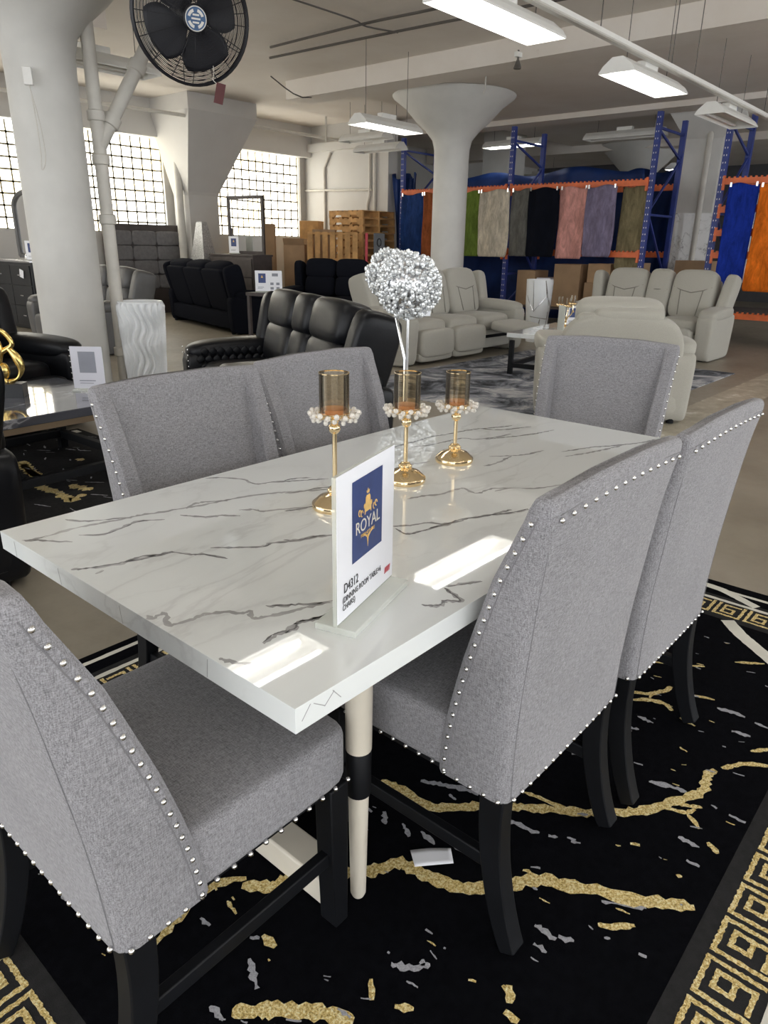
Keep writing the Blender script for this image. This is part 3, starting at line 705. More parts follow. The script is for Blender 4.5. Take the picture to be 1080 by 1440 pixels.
# end wall beside the racks
struct(MB().box((EX + .15, 11.15, CZ / 2), (.3, 2.6, CZ)).build('wall_back', 'wall_paint', flat=True))
struct(MB().box((EX - .06, 11.15, 3.42), (.14, 2.6, .16)).build('trim_4', 'wall_paint', flat=True))
m = MB()
m.tube([(EX - .03, 11.55, 3.3), (EX - .03, 11.75, 3.0), (EX - .03, 11.75, 0)], .03, 8); m.tube([(EX - .03, 12.4, 2.55), (EX - .03, 10.3, 2.5)], .025, 8)
m.tube([(EX - .03, 10.35, 3.3), (EX - .03, 10.35, 2.4), (EX - .03, 10.42, 2.2), (EX - .03, 10.42, 0)], .03, 8); m.tube([(EX - .03, 10.2, 3.4), (EX - .03, 10.2, 0)], .035, 8)
struct(m.build('trim_5', 'pipe_paint'))
struct(MB().box((22, 2, CZ / 2), (.2, 22, CZ)).build('wall_far', 'dark_wall', flat=True))
# ceiling beams (run across the hall)
for k, (x, w, y0, y1, z0) in enumerate(((7.85, .5, -9, 9.0, 3.60), (11.9, .5, -9, 12.4, 3.56), (3.4, .5, 7.6, 12.4, 3.62), (16, .5, -9, 12.4, 3.5))):
    struct(MB().box((x, (y0 + y1) / 2, (z0 + CZ) / 2), (w, y1 - y0, CZ - z0)).build('trim_%d' % (6 + k), 'ceiling_paint', flat=True))
# concrete columns with mushroom capitals
def column(x, y, r, label, cap=1.0):
    t = thing('concrete_column', label, 'column', (x, y, 0))
    prof = [(r * 1.0, 0), (r, 2.70)]
    m = MB(); m.lathe(prof, n=48, cap=False); m.build('shaft', 'white_paint', t)
    pr = [(r, 2.70), (r * 1.02, 2.86), (r * 1.14, 3.0), (r * 1.55, 3.14), (.61, 3.28), (.80, 3.48), (.985, 3.61), (1.0, 3.64), (.97, 3.655)]
    MB().lathe([(a * (cap if i > 3 else 1), b) for i, (a, b) in enumerate(pr)], n=64, cap=False).build('capital', 'white_paint', t)
    return t
struct(MB().box((1.95, 5.85, (3.65 + CZ) / 2), (2.05, 2.1, CZ - 3.65)).build('trim_10', 'ceiling_paint', flat=True)); struct(MB().box((16.05, -.5, (3.65 + CZ) / 2), (15.9, 17, CZ - 3.65)).build('trim_11', 'ceiling_paint', flat=True))
c1 = column(1.95, 5.85, .29, 'thick white round column on the left beside the vertical drain pipe', 1.0)
column(9.19, 6.73, .287, 'white round column with mushroom capital in the middle, behind the beige reclining sofa')
column(16.5, 6.6, .30, 'distant white mushroom column behind the rack of hanging rugs')
# square wall column between the windows
t = thing('wall_column', 'square white wall column with tapered capital between the glass block windows', 'column', (7.85, 12.05, 0))
MB().box((0, 0, 1.12), (.70, .5, 2.24)).build('shaft', 'wall_paint', t, flat=True)
def sq(w, d, z): return [Vector((-w / 2, -d + .25, z)), Vector((w / 2, -d + .25, z)), Vector((w / 2, .25, z)), Vector((-w / 2, .25, z))]
MB().loft([sq(.70, .5, 2.24), sq(.74, .52, 2.3), sq(1.56, 1.3, 3.6), sq(1.56, 1.3, CZ)]).build('capital', 'wall_paint', t, flat=True)
MB().tube([(-.46, -.1, 0), (-.46, -.1, 2.9)], .075, 12).build('pipe', 'pipe_paint', t)
# square column wrapped in marbled sheet on the right
t = thing('wrapped_column', 'square white column wrapped in streaked marble sheet behind the right racks', 'column', (13.0, 3.95, 0), R(14))
MB().box((0, 0, 1.0), (.66, .66, 2.0)).build('wrap', 'column_marble', t, flat=True)
MB().box((0, 0, 2.6), (.62, .62, 1.2)).build('shaft', 'white_paint', t, flat=True)
MB().loft([[Vector((a * w, b * w, z)) for a, b in ((-1, -1), (1, -1), (1, 1), (-1, 1))] for w, z in ((.31, 3.2), (.6, 3.6), (.6, CZ))]).build('capital', 'white_paint', t, flat=True)
MB().tube([(-.34, -.1, .3), (-.34, -.1, 3.3)], .05, 10).build('conduit', 'pipe_paint', t)
t = thing('wall_column', 'plain square column behind the left end of the blue rack', 'column', (14.2, 8.9, 0)); MB().box((0, 0, CZ / 2), (.7, .7, CZ)).build('shaft', 'white_paint', t, flat=True)
# drain pipe beside the left column
t = thing('drain_pipe', 'painted vertical drain pipe with diagonal branch beside the thick left column', 'pipe', (2.335, 5.70, 0))
MB().tube([(0, 0, 0), (0, 0, CZ)], .06, 20).build('pipe', 'pipe_paint', t)
a, b = Vector((.0, 0, 2.17)), Vector((.62, -.06, 3.16))
MB().tube([a, b, b + (b - a).normalized() * .9], .062, 20).build('branch', 'pipe_paint', t)
for z in (2.06, 2.42, 1.55, .32): MB().lathe([(.061, z - .045), (.078, z - .04), (.078, z + .04), (.061, z + .045)], n=20).build('collar', 'pipe_paint', t, bevel=.006)
q = (b - a).to_track_quat('Z', 'Y').to_matrix()
for k in (.22, .70): MB().lathe([(.062, -.05), (.08, -.045), (.08, .045), (.062, .05)], a + (b - a) * k, 20, q).build('collar', 'pipe_paint', t)
# junction box and cord on the left column
t = thing('switch_box', 'small white electrical box with a looped cord on the thick left column', 'switch', (1.73, 5.585, 0), R(-37))
MB().box((-.02, -.018, 2.62), (.07, .04, .13)).build('box', 'fixture_white', t, bevel=.004)
MB().tube(smooth_pts([(-.02, -.03, 2.56), (.01, -.04, 2.4), (.03, -.02, 2.2), (.03, -.02, 2.0), (-.01, -.02, 1.92), (0, -.02, 2.05), (.0, -.03, 2.3), (-.01, -.03, 2.5)], 5), .004, 5).build('cord', 'pipe_paint', t)
# ceiling conduits
def conduit(label, pts, r, mat='cable'):
    tag(MB().tube(smooth_pts(pts, 4), r, 6).build('ceiling_conduit', mat), label, 'conduit')
CGR = 'ceiling conduits'
conduit('dark conduit crossing the ceiling, nearer of the two above the table', [(5.92, 7.41, 3.83), (5.89, 5.7, 3.83), (5.96, 4.59, 3.83), (6.0, 2.5, 3.83)], .016)
conduit('dark conduit crossing the ceiling, farther of the two above the table', [(6.30, 7.87, 3.83), (6.38, 5.56, 3.83), (6.55, 3.0, 3.83)], .016)
conduit('wavy cable linking the two dark ceiling conduits', [(4.72, 5.71, 3.84), (5.64, 5.64, 3.82), (5.93, 5.68, 3.81), (6.42, 5.6, 3.83)], .010)
conduit('drooping wire on the ceiling running toward the middle column', [(6.97, 8.64, 3.80), (7.5, 8.5, 3.57), (8.42, 8.6, 3.80), (9.1, 8.2, 3.78), (9.3, 7.6, 3.8)], .010)
conduit('white pipe run under the ceiling along the window side', [(2.6, 11.7, 3.5), (6.6, 11.2, 3.5), (9.3, 11.1, 3.5), (11.1, 11.1, 3.5)], .03, 'pipe_paint')
# ------------------------------------------------------------------ light fixtures
def fixture(label, x, y, z, L=1.25, along='X', lit=True, group=None, wires=True, power=26):
    t = thing('ceiling_light', label, 'ceiling light', (x, y, z), 0 if along == 'X' else PI / 2, group)
    w0, w1, h = .10, .34, .125
    prof = [(-w1 / 2, 0), (-w1 / 2, .012), (-w1 / 2 + .035, .06), (-w0 / 2, h), (w0 / 2, h), (w1 / 2 - .035, .06), (w1 / 2, .012), (w1 / 2, 0)]
    m = MB(); rings = [[Vector((sx * L / 2, a, b)) for a, b in prof] for sx in (-1, 1)]
    m.loft(rings, cap=False, close=False); m.build('hood', 'fixture_white', t, flat=True, solid=.004)
    for sx in (-1, 1):
        m = MB(); m.face([Vector((sx * L / 2, a, b)) for a, b in prof]); m.build('end_cap', 'fixture_white', t, flat=True, solid=.004)
    m = MB(); m.box((0, 0, h + .03), (.30, .09, .06)); m.build('ballast', 'fixture_white', t, bevel=.005)
    for s in (-1, 1): MB().tube([(-L / 2 + .05, s * .105, .038), (L / 2 - .05, s * .105, .038)], .019, 10).build('tube', 'tube' if lit else 'fixture_white', t)
    if wires:
        for s in (-1, 1): MB().tube([(s * L * .36, 0, h), (s * L * .36, 0, CZ - z)], .004, 5).build('hanger', 'cable', t)
    return t
RG = 'row of ceiling lights over the beige sofas'
fixture('bright ceiling light cut by the top photo edge, nearest of the row', 3.58, 2.24, 2.86, 1.34, group=RG)
fixture('bright hooded ceiling light in the upper right, second of the row under the white track', 6.20, 2.24, 2.86, 1.34, group=RG)
fixture('unlit hooded ceiling light at the right photo edge, third of the row', 8.80, 2.26, 2.86, 1.34, lit=False, group=RG)
fixture('ceiling light of the row above the table, only seen mirrored in the tabletop', .98, 2.24, 2.86, 1.34, group=RG)
t = thing('cable_track', 'long white metal track hanging above the row of ceiling lights', 'track', (5, 2.17, 3.06))
MB().box((0, 0, 0), (18, .05, .06)).build('rail', 'fixture_white', t); MB().tube([(-9, -.05, -.03), (9, -.05, -.03)], .012, 6).build('cable', 'pipe_paint', t)
for x in (-.9, .0, 1.6, 2.25, 4.9): MB().tube([(x, 0, .03), (x, 0, CZ - 3.06)], .005, 5).build('hanger', 'cable', t)
fixture('lit ceiling light left of the middle column capital', 6.93, 6.2, 2.87, 1.2, group='ceiling lights in the left half')
fixture('unlit ceiling light behind the black fan', 2.75, 6.35, 2.95, 1.25, lit=False, group='ceiling lights in the left half')
fixture('unlit ceiling light just right of the far window corner, front one', 9.9, 8.95, 3.05, 1.1, 'Y', lit=False, group='ceiling lights in the left half')
fixture('unlit ceiling light just right of the far window corner, rear one', 9.55, 9.0, 3.2, 1.1, 'Y', lit=False, group='ceiling lights in the left half')
fixture('thin lit ceiling light just right of the middle column, above the rack top', 12.4, 7.55, 3.28, 1.3, 'Y', group='ceiling lights behind the racks', power=12)
fixture('small lit ceiling light low behind the green hanging rug', 17.5, 9.9, 3.15, 1.3, 'Y', group='ceiling lights behind the racks', power=12)
fixture('unlit ceiling light beyond the rack above the pink and purple rugs', 12.6, 5.3, 3.30, 1.5, 'Y', lit=False, group='ceiling lights behind the racks')
fixture('small lit ceiling light between the two right rack uprights', 15.5, 5.2, 2.95, 1.2, 'X', group='ceiling lights behind the racks', power=12)
# unseen lamps added around and behind the camera to light the hall
for k, (x, y) in enumerate(((-2.0, -1.9), (.6, -1.9), (3.2, -1.9), (-3.2, 2.24), (-1.6, 6.2), (3.2, -5.5), (-2, -5.5), (.9, 6.2), (4.3, 6.2))):
    if y == 6.2 and x > 0: continue
    fixture('unseen hooded ceiling light added to brighten the hall', x, y, 2.86, 1.25, group='added ceiling lights out of view', wires=False)
# sprinkler heads, pull cord
t = thing('sprinkler', 'small dark sprinkler head hanging from the beam beside the near ceiling light', 'sprinkler', (7.15, 4.30, 3.50))
MB().box((0, 0, .05), (.10, .05, .05)).build('bracket', 'fixture_white', t); MB().tube([(0, 0, .10), (0, 0, -.02)], .012, 6).build('stem', 'cable', t); MB().lathe([(.015, 0), (.05, -.09), (.045, -.1)], n=10).build('head', 'cable', t)
tag(MB().tube(smooth_pts([(8.3, 5.5, CZ), (8.25, 5.5, 3.6), (8.26, 5.5, 3.5), (8.24, 5.52, 3.42)], 4), .010, 6).build('pull_cord', 'pipe_paint'), 'thin white cord dangling from the ceiling right above the middle column capital', 'cord')
tag(MB().tube([(10.4, 10.9, CZ), (10.4, 10.9, 3.4)], .02, 6).build('sprinkler_pipe', 'pipe_paint'), 'short white pipe dropping from the ceiling near the window corner', 'pipe')
# ------------------------------------------------------------------ fan
def fan():
    c = Vector((2.659, 4.605, 3.065)); d = (Vector((-1.451, -1.083, 1.352)) - c).normalized()
    d = (RZ(16) @ d).normalized(); d.z += .0
    t = thing('wall_fan', 'large black industrial fan with wire cage and blue round badge near the ceiling', 'fan', c)
    t.rotation_mode = 'XYZ'; t.rotation_euler = d.to_track_quat('Z', 'Y').to_euler()
    rr = .47
    def ring(m, r, z, w): m.tube([(r * math.cos(a), r * math.sin(a), z) for a in [2 * PI * k / 48 for k in range(49)]], w, 5, False)
    m = MB(); ring(m, rr, .0, .012); ring(m, rr, -.06, .009); m.build('rim', 'fan_black', t)
    def dome(u): return .10 * (1 - u ** 3)
    m = MB()
    for k in range(34): ring(m, .10 + (rr - .10) * k / 34, dome((.10 + (rr - .10) * k / 34) / rr), .0024)
    for k in range(16):
        a = 2 * PI * k / 16; m.tube([(r * math.cos(a), r * math.sin(a), dome(r / rr)) for r in (.09, .2, .3, .4, rr)], .0035, 5)
    m.build('front_cage', 'fan_black', t)
    m = MB()
    for k in range(12): ring(m, .14 + (rr - .14) * k / 12, -.06 - .12 * (1 - ((.14 + (rr - .14) * k / 12) / rr) ** 3), .003)
    for k in range(10):
        a = 2 * PI * k / 10 + .2; m.tube([(r * math.cos(a), r * math.sin(a), -.06 - .12 * (1 - (r / rr) ** 3)) for r in (.12, .25, .38, rr)], .0035, 5)
    m.build('rear_cage', 'fan_black', t)
    for k in range(4):
        a0 = 2 * PI * k / 4 + .55
        def bl(u, v, a0=a0):
            r = .06 + .315 * u; wdt = .35 + .55 * math.sin(PI * min(1, u * .72 + .14)); a = a0 + (v - .5) * wdt * 1.75 - .1 * u
            return Vector((r * math.cos(a), r * math.sin(a), -.03 + .06 * (v - .5)))
        MB().grid(bl, 10, 10).build('blade', 'fan_blade', t, solid=.006)
    MB().lathe([(.05, .0), (.095, .085), (.098, .10), (.092, .108)], n=32).build('hub', 'fan_black', t)
    b = MB(); b.lathe([(.086, .106), (.086, .112)], n=40); bd = b.build('badge', 'fan_blue', t)
    m = MB(); ring(m, .083, .113, .004)
    for k in range(4):
        a0 = k * PI / 2 + .35
        m.prism([(r * math.cos(a), r * math.sin(a)) for r, a in [(.047, a0 + q * .2) for q in range(6)] + [(.068, a0 + q * .2) for q in range(5, -1, -1)]], .112, .114)
    for i in range(3): m.box((0, .026 - .026 * i, .113), (.072 - .02 * abs(i - 1), .013, .003))
    m.build('emblem', 'fixture_white', bd, flat=True)
    MB().lathe([(.075, -.20), (.085, -.16), (.085, -.05), (.05, -.03)], n=24).build('motor', 'fan_black', t)
    MB().tube([(0, 0, -.18), (0, .0, -.45), (.0, .25, -1.0)], .03, 10).build('bracket', 'fan_black', t)
fan()
t = thing('hang_tag', 'small dark red tag hanging on a string below the fan', 'tag', (2.66, 4.33, 2.50), R(-50))
MB().box((.02, 0, 0), (.075, .003, .15), RY(14)).build('card', 'tag_red', t); MB().tube(smooth_pts([(0, 0, .07), (-.03, 0, .10), (-.02, 0, .14), (-.025, .02, .20)], 4), .003, 5).build('string', 'pipe_paint', t)

# ------------------------------------------------------------------ recliners and sofas
def sofa(name, label, cat, loc, rotz, seats='SS', mat='beige_fabric', ws=.60, wc=.30, arm=.26, depth=.95, h=1.05, group=None, reclined=None, style='pad', nails=False, seat_h=.50, arm_h=.64, back_lean=14, wing=True, head=None):
    """local: x width, +y is where the sitter faces, origin on the floor"""
    t = thing(name, label, cat, loc, rotz, group)
    wid = [ws if s == 'S' else wc for s in seats]; W = sum(wid) + 2 * arm; x = -W / 2 + arm
    y0, y1 = -depth / 2, depth / 2
    MB().cushion((0, -.02, .20), (W - .10, depth - .14, .26), 10, 6).build('base', mat, t)
    lean = math.tan(R(back_lean))
    RB = RX(back_lean)
    hb = h - seat_h
    for i, (s, w) in enumerate(zip(seats, wid)):
        cx = x + w / 2; x += w; rec = reclined is not None and i in reclined
        if s == 'S':
            cu = MB(); cu.cushion((cx, .06 + (.04 if rec else 0), seat_h - .09), (w * .985, depth * .66, .20), 5, 8, None, lambda q: (q.x, q.y, q.z + (.16 * (1 - q.x ** 2) if q.z > 0 else 0)))
            cu.build('seat_cushion', mat, t)
            if rec:
                MB().cushion((cx, y1 + .22, seat_h - .13), (w * .95, .46, .13), 5, 8, RX(-6)).build('footrest', mat, t)
                m = MB(); 
                for sx in (-1, 1): m.bar([(cx + sx * w * .38, y1 - .15, .22), (cx + sx * w * .38, y1 + .25, seat_h - .2)], .02, .04)
                m.build('recline_linkage', 'black_wood', t)
            else:
                m = MB(); m.cushion((cx, y1 - .06, .255), (w * .98, .16, .33), 5, 8); m.cushion((cx, y1 - .075, .10), (w * .98, .12, .13), 5, 6)
                m.build('footrest', mat, t)
        else:
            MB().cushion((cx, .05, seat_h - .06), (w * .98, depth * .72, .28), 8, 6).build('console', mat, t)
        # back in two stacked cushions leaning backwards
        yb = y0 + .27
        zl = seat_h + hb * .26; zu = seat_h + hb * .74
        def off(z): return -(z - seat_h) * lean
        if style == 'panel':
            zm = seat_h + hb * .47
            bc = MB().cushion((cx, yb + off(zm), zm), (w * .99, .29, hb * 1.12), 4.6, 10, RB).build('back_cushion', mat, t)
            def S(a, z): return (cx + a, yb + off(z) + .152 - .05 * (a / (w * .5)) ** 4 - .02 * max(0, (z - zm) / (hb * .5)) ** 3, z)
            m = MB(); q = w * .20
            if s == 'S':
                zt = zm + hb * .10; zb_ = zm - hb * .40
                for P in ([(-w * .42, zt + hb * .10), (-q * 1.25, zt + .02), (0, zt - .012), (q * 1.25, zt + .02), (w * .42, zt + hb * .10)], [(-q * 1.25, zt + .02), (-q, zb_)], [(q * 1.25, zt + .02), (q, zb_)]):
                    m.tube([S(*p) for p in P], .006, 6)
            else: m.tube([S(x, zm + hb * .12) for x in (-w * .4, 0, w * .4)], .006, 6)
            m.build('welt', 'beige_seam', bc)
        else:
            MB().cushion((cx, yb + off(zl), zl), (w * .985, .26, hb * .60), 4.5, 8, RB).build('lumbar_cushion', mat, t)
            MB().cushion((cx, yb + off(zu) + .01, zu), (w * (.99 if s == 'S' else .97), .27, hb * .56), 4.2, 8, RB).build('head_cushion', mat, t)
        # outside back shell
        zz = .30 + (h - .36) / 2
        MB().cushion((cx, yb - .13 + off(zz), zz), (w * .995, .11, h - .42), 9, 6, RB).build('back_shell', mat, t)
    if wing:
        for s in (-1, 1):
            xx = s * (W / 2 - arm * .50); zz = seat_h + hb * .46
            MB().cushion((xx, y0 + .24 - (zz - seat_h) * lean, zz), (arm * .62, .30, hb * .98), 5, 8, RB @ RY(s * 7)).build('wing', mat, t)
    for s in (-1, 1):
        xx = s * (W / 2 - arm / 2)
        ab = MB().cushion((xx, .02, arm_h * .46), (arm * .86, depth * .93, arm_h * .90), 9, 8, None, lambda q: (q.x * (1 + .05 * q.z), q.y * (1 + .04 * q.z), q.z)).build('arm', mat, t)
        MB().cushion((xx, .045, arm_h - .045), (arm * 1.04, depth * .86, .15), 3.6, 8, RX(-2), lambda q: (q.x, q.y, q.z + .15 * (1 - q.y ** 2) - .12)).build('arm_pad', mat, ab)
        if nails:
            m = MB()
            for k in range(12):
                for q in (-1, 1): m.sphere((xx + q * arm * .36, depth * .482, .12 + k * .042), .006, 6, 4)
            m.build('nailheads', 'nickel', ab)
    m = MB()
    for sx in (-1, 1):
        for yy in (y0 + .12, y1 - .16): m.lathe([(.03, 0), (.035, .09)], (sx * (W / 2 - .15), yy, 0), 10)
    m.build('feet', 'black_wood', t)
    return t
BG = 'beige reclining set'
s1 = sofa('reclining_sofa', 'beige reclining sofa with its right footrest open, behind the crystal ball decor', 'sofa', (6.42, 4.72, 0), PI, 'SSS', ws=.70, arm=.30, h=1.07, group=BG, reclined=[0], style='panel', back_lean=16)
s2 = sofa('reclining_loveseat', 'beige reclining loveseat with centre console under the right racks', 'sofa', (8.72, 2.86, 0), PI / 2, 'SCS', ws=.60, wc=.34, arm=.26, h=1.10, group=BG, style='panel', back_lean=14)
s3 = sofa('recliner', 'beige recliner seen from behind, just beyond the far dining chair', 'armchair', (4.58, 1.55, .009), R(-60), 'S', ws=.70, arm=.30, h=.97, group=BG, back_lean=13, wing=False)
MB().cushion((.06, -.40, .845), (.54, .19, .15), 4, 8, RX(13)).build('head_roll', 'beige_fabric', s3)
MB().cushion((.03, -.36, .56), (.98, .16, .66), 6, 10, RX(13), lambda q: (q.x * (1 - .16 * max(0, q.z) ** 2), q.y, q.z - .16 * q.x ** 2 * max(0, q.z))).build('outer_back', 'beige_fabric', s3)
MB().lathe([(.0, 0), (.03, 0), (.03, .012), (.012, .02)], (-.862, .25, .42), 12, RY(-90)).build('recline_button', 'black_wood', s2)
KG = 'black leather set'
s4 = sofa('leather_loveseat', 'black leather reclining loveseat with quilted arms behind the left side chairs', 'sofa', (1.86, 2.78, 0), R(66.5), 'SCS', 'black_leather', ws=.60, wc=.34, arm=.28, h=1.02, group=KG, nails=True, back_lean=14, arm_h=.62)
s5 = sofa('leather_recliner', 'black leather recliner at the left photo edge behind the gold sculpture', 'armchair', (.58, 4.50, .009), R(203), 'S', 'black_leather', ws=.62, arm=.26, h=1.03, group=KG, nails=True, back_lean=14)
s6 = sofa('leather_recliner', 'black leather recliner cut off by the left photo edge beside the table corner', 'armchair', (-.90, 2.19, .0), 0, 'S', 'black_leather', ws=.62, arm=.27, h=1.0, group=KG)
s7 = sofa('leather_loveseat', 'charcoal grey leather loveseat behind the thick left column', 'sofa', (3.50, 8.48, 0), R(88), 'SCS', 'grey_leather', ws=.58, wc=.32, arm=.27, h=1.04, back_lean=13)
FG = 'black fabric set'
s8 = sofa('reclining_sofa', 'black fabric three seat sofa turned with its back to the camera', 'sofa', (6.42, 9.52, 0), -PI / 2 - R(14), 'SSS', 'black_fabric', ws=.82, arm=.22, h=1.08, group=FG, back_lean=15)
s9 = sofa('reclining_loveseat', 'black fabric loveseat in front of the pallets', 'sofa', (7.75, 8.15, 0), R(112), 'SS', 'black_fabric', ws=.58, arm=.25, h=1.12, group=FG, back_lean=13)

# quilted arm panels on the leather loveseat
def quilt(par, x0, y0, y1, z0, z1, sgn):
    m = MB()
    for i in range(9):
        for j in range(3): m.cushion((x0, y0 + (y1 - y0) * (i + .5 + .5 * (j % 2)) / 9.5, z0 + (z1 - z0) * (j + .5) / 3), (.022, .06, .06), 2.6, 4, RX(45))
    m.build('quilted_panel', 'black_leather', par)
quilt(s4, .77, -.2, .40, .42, .60, 1); quilt(s4, -.77, -.2, .40, .42, .60, 1)

# ------------------------------------------------------------------ left coffee table with its things
def slab_table(name, label, loc, rotz, L, W, H_, top, th=.045, band=True, group=None):
    t = thing(name, label, 'coffee table', loc, rotz, group)
    MB().box((0, 0, H_ - th / 2), (L, W, th)).build('tabletop', top, t, bevel=.004)
    if band: MB().box((0, 0, H_ - th - .018), (L - .03, W - .03, .036)).build('edge_band', 'bronze_band', t)
    for sx in (-1, 1):
        for sy in (-1, 1): MB().box((sx * (L / 2 - .05), sy * (W / 2 - .05), (H_ - th - .036) / 2), (.05, .05, H_ - th - .036)).build('leg', 'black_wood', t, bevel=.003)
    for sy in (-1, 1): MB().box((0, sy * (W / 2 - .05), .10), (L - .14, .045, .05)).build('stretcher', 'black_wood', t, bevel=.003)
    for sx in (-1, 1): MB().box((sx * (L / 2 - .05), 0, .10), (.045, W - .14, .05)).build('stretcher', 'black_wood', t, bevel=.003)
    return t
slab_table('coffee_table', 'dark grey marble coffee table with bronze edge and black legs at the left photo edge', (.14, 3.26, .0098), R(2), 1.30, 1.02, .47, 'grey_marble', .05)
m = MB(); m.box((.375, 3.33, .004), (1.35, 1.70, .008))
m.mi = 1
for p in ([(.33, 3.61), (.33, 3.47), (.31, 3.29), (.30, 3.12), (.30, 3.04)], [(.38, 3.6), (.32, 3.39), (.30, 3.21)], [(.21, 3.07), (.23, 2.93), (.24, 2.79), (.23, 2.66), (.27, 2.67), (.33, 2.70)], [(.35, 2.91), (.40, 2.74)], [(.64, 3.40), (.66, 3.34)]): ribbon(m, p, .060, .0086, .6)
m.mi = 2
for k in range(70):
    x, y = rnd.uniform(-.25, 1.0), rnd.uniform(2.52, 4.1); a = rnd.uniform(-2.2, -.6); l = rnd.uniform(.02, .12)
    ribbon(m, [(x, y), (x + math.cos(a) * l, y + math.sin(a) * l)], rnd.uniform(.006, .014), .0088, .6, .3, .012)
m.mi = 3; ribbon(m, [(-.28, 4.1), (1.02, 4.1)], .08, .0086, .1, 0, .03)
tag(m.build('area_rug', ['rug_charcoal', 'rug_gold', 'rug_silver', 'rug_white']), 'charcoal black rug with gold veins under the dark marble coffee table', 'rug')
def sculpture():
    t = thing('sculpture', 'abstract gold figure sculpture on a black block on the dark coffee table', 'sculpture', (.29, 3.36, .478), R(-40))
    MB().box((.0, 0, .04), (.16, .10, .08)).build('plinth', 'black_lacquer', t, bevel=.003)
    m = MB()
    m.tube(smooth_pts([(-.02, 0, .08), (-.07, 0, .16), (-.05, .01, .24), (.01, .0, .28), (.05, 0, .24), (.075, 0, .17), (.05, 0, .11), (.0, 0, .085)], 6), [.018 + .008 * math.sin(i * .3) for i in range(43)], 10)
    m.tube(smooth_pts([(-.06, 0, .10), (-.05, 0, .2), (-.03, 0, .28), (-.05, 0, .35), (-.06, 0, .40), (-.045, 0, .455)], 6), [.030 - .0006 * i for i in range(31)], 12)
    m.tube(smooth_pts([(-.05, 0, .37), (.0, .0, .38), (.045, 0, .31), (.0, 0, .27), (-.05, 0, .245)], 6), .014, 10)
    m.sphere((-.045, 0, .445), .022, 12, 8, (1, 1, 1.3)); m.sphere((-.02, 0, .15), .03, 12, 8, (1, 1, 1.6))
    m.build('figure', 'gold_statue', t)
sculpture()
sign_holder('washed out white acrylic sign standing on the dark marble coffee table', (.70, 3.20, .478), R(-49), .20, .26, dim=True)

# wavy white vase
def wavy_vase(label, loc, H_, r0, r1):
    t = thing('floor_vase', label, 'vase', loc)
    m = MB(); n = 160; L = []
    for j in range(61):
        z = j / 60; r = r1 + (r0 - r1) * (z ** .8); ring = []
        for i in range(n):
            a = 2 * PI * i / n
            ph = 20 * a + 2.6 * math.sin(z * 15 + .6 * math.sin(3 * a)) + 7 * max(0, z - .62)
            e = .019 * math.sin(ph) * min(1, z * 12) * min(1, (1 - z) * 25)
            ring.append(Vector(((r + e) * math.cos(a), (r + e) * math.sin(a), z * H_)))
        L.append(ring)
    for rr, z in ((r0 - .012, H_ + .004), (r0 - .03, H_), (r0 - .03, H_ * .5)): L.append([Vector((rr * math.cos(2 * PI * i / n), rr * math.sin(2 * PI * i / n), z)) for i in range(n)])
    m.loft(L); m.build('body', 'white_ceramic', t)
    MB().tube([((r0 - .012) * math.cos(2 * PI * k / 40), (r0 - .012) * math.sin(2 * PI * k / 40), H_ + .002) for k in range(41)], .012, 8, False).build('rim', 'white_ceramic', t)
wavy_vase('tall white floor vase with wavy ridges beside the thick left column', (2.47, 5.50, 0), .80, .215, .17)
def facet_vase(label, loc, H_, r0, r1):
    t = thing('floor_vase', label, 'vase', loc)
    m = MB(); m.lathe([(r1, 0), (r1 * 1.02, .02), (r0 * .93, H_ * .6), (r0, H_), (r0 * .93, H_), (r0 * .88, H_ * .7)], n=48); m.build('body', 'white_ceramic', t)
    m = MB()
    def P(a, z): 
        r = lerp(z, [(0, r1), (H_ * .6, r0 * .93), (H_, r0)]) + .002; return (r * math.cos(a), r * math.sin(a), z)
    for a, z0, b, z1 in ((3.2, .99, 3.3, .5), (3.3, .5, 4.3, .75), (4.3, .75, 4.1, .99), (3.0, .42, 4.6, .38), (3.9, .38, 3.6, 0), (4.6, .5, 4.6, .1), (4.3, .75, 5.2, .5), (2.6, .75, 3.3, .5), (3.3, .2, 4.6, .3), (5.2, .5, 5.1, .98), (4.1, .98, 4.6, .6)):
        m.tube([P(a + (b - a) * k / 10, H_ * (z0 + (z1 - z0) * k / 10)) for k in range(11)], .006, 5)
    m.build('inlay', 'silver_leaf', t)
facet_vase('white floor vase with angular grey lines behind the reclining beige sofa arm', (8.66, 4.58, 0), .92, .20, .145)

# ------------------------------------------------------------------ crystal ball decor on poles
def crystal_balls(label, loc):
    t = thing('crystal_ball_stand', label, 'decoration', loc); q = random.Random(4)
    MB().lathe([(.0, 0), (.10, 0), (.10, .012), (.02, .02)], n=24).build('base', 'chrome', t)
    for name, (x, y), zc, r, n in (('front', (0, 0), 1.167, .162, 1500), ('rear', (.055, .175), 1.215, .125, 800)):
        MB().tube([(x * .12, y * .12, .01), (x * .12, y * .12, zc - .42), (x, y, zc - r * .5)], .008, 10).build('pole', 'chrome', t)
        m = MB()
        for i in range(n):
            z = q.uniform(-1, 1); a = q.uniform(0, 2 * PI); s = math.sqrt(1 - z * z); d = Vector((s * math.cos(a), s * math.sin(a), z))
            m.sphere(d * (r - q.uniform(-.004, .022)) + Vector((x, y, zc)), q.uniform(.006, .0105), 6, 4, (1, 1, q.uniform(.6, 1.6)))
        b = m.build('bead_ball', 'ball_bead', t)
        MB().sphere((x, y, zc), r - .022, 20, 14).build('core', 'silver_leaf', b)
        if name == 'front': MB().box((0, 0, 0), (.045, .002, .05)).build('price_tag', 'paper', b, rotz=R(-50), loc=(.02, -.10, zc - r + .045))
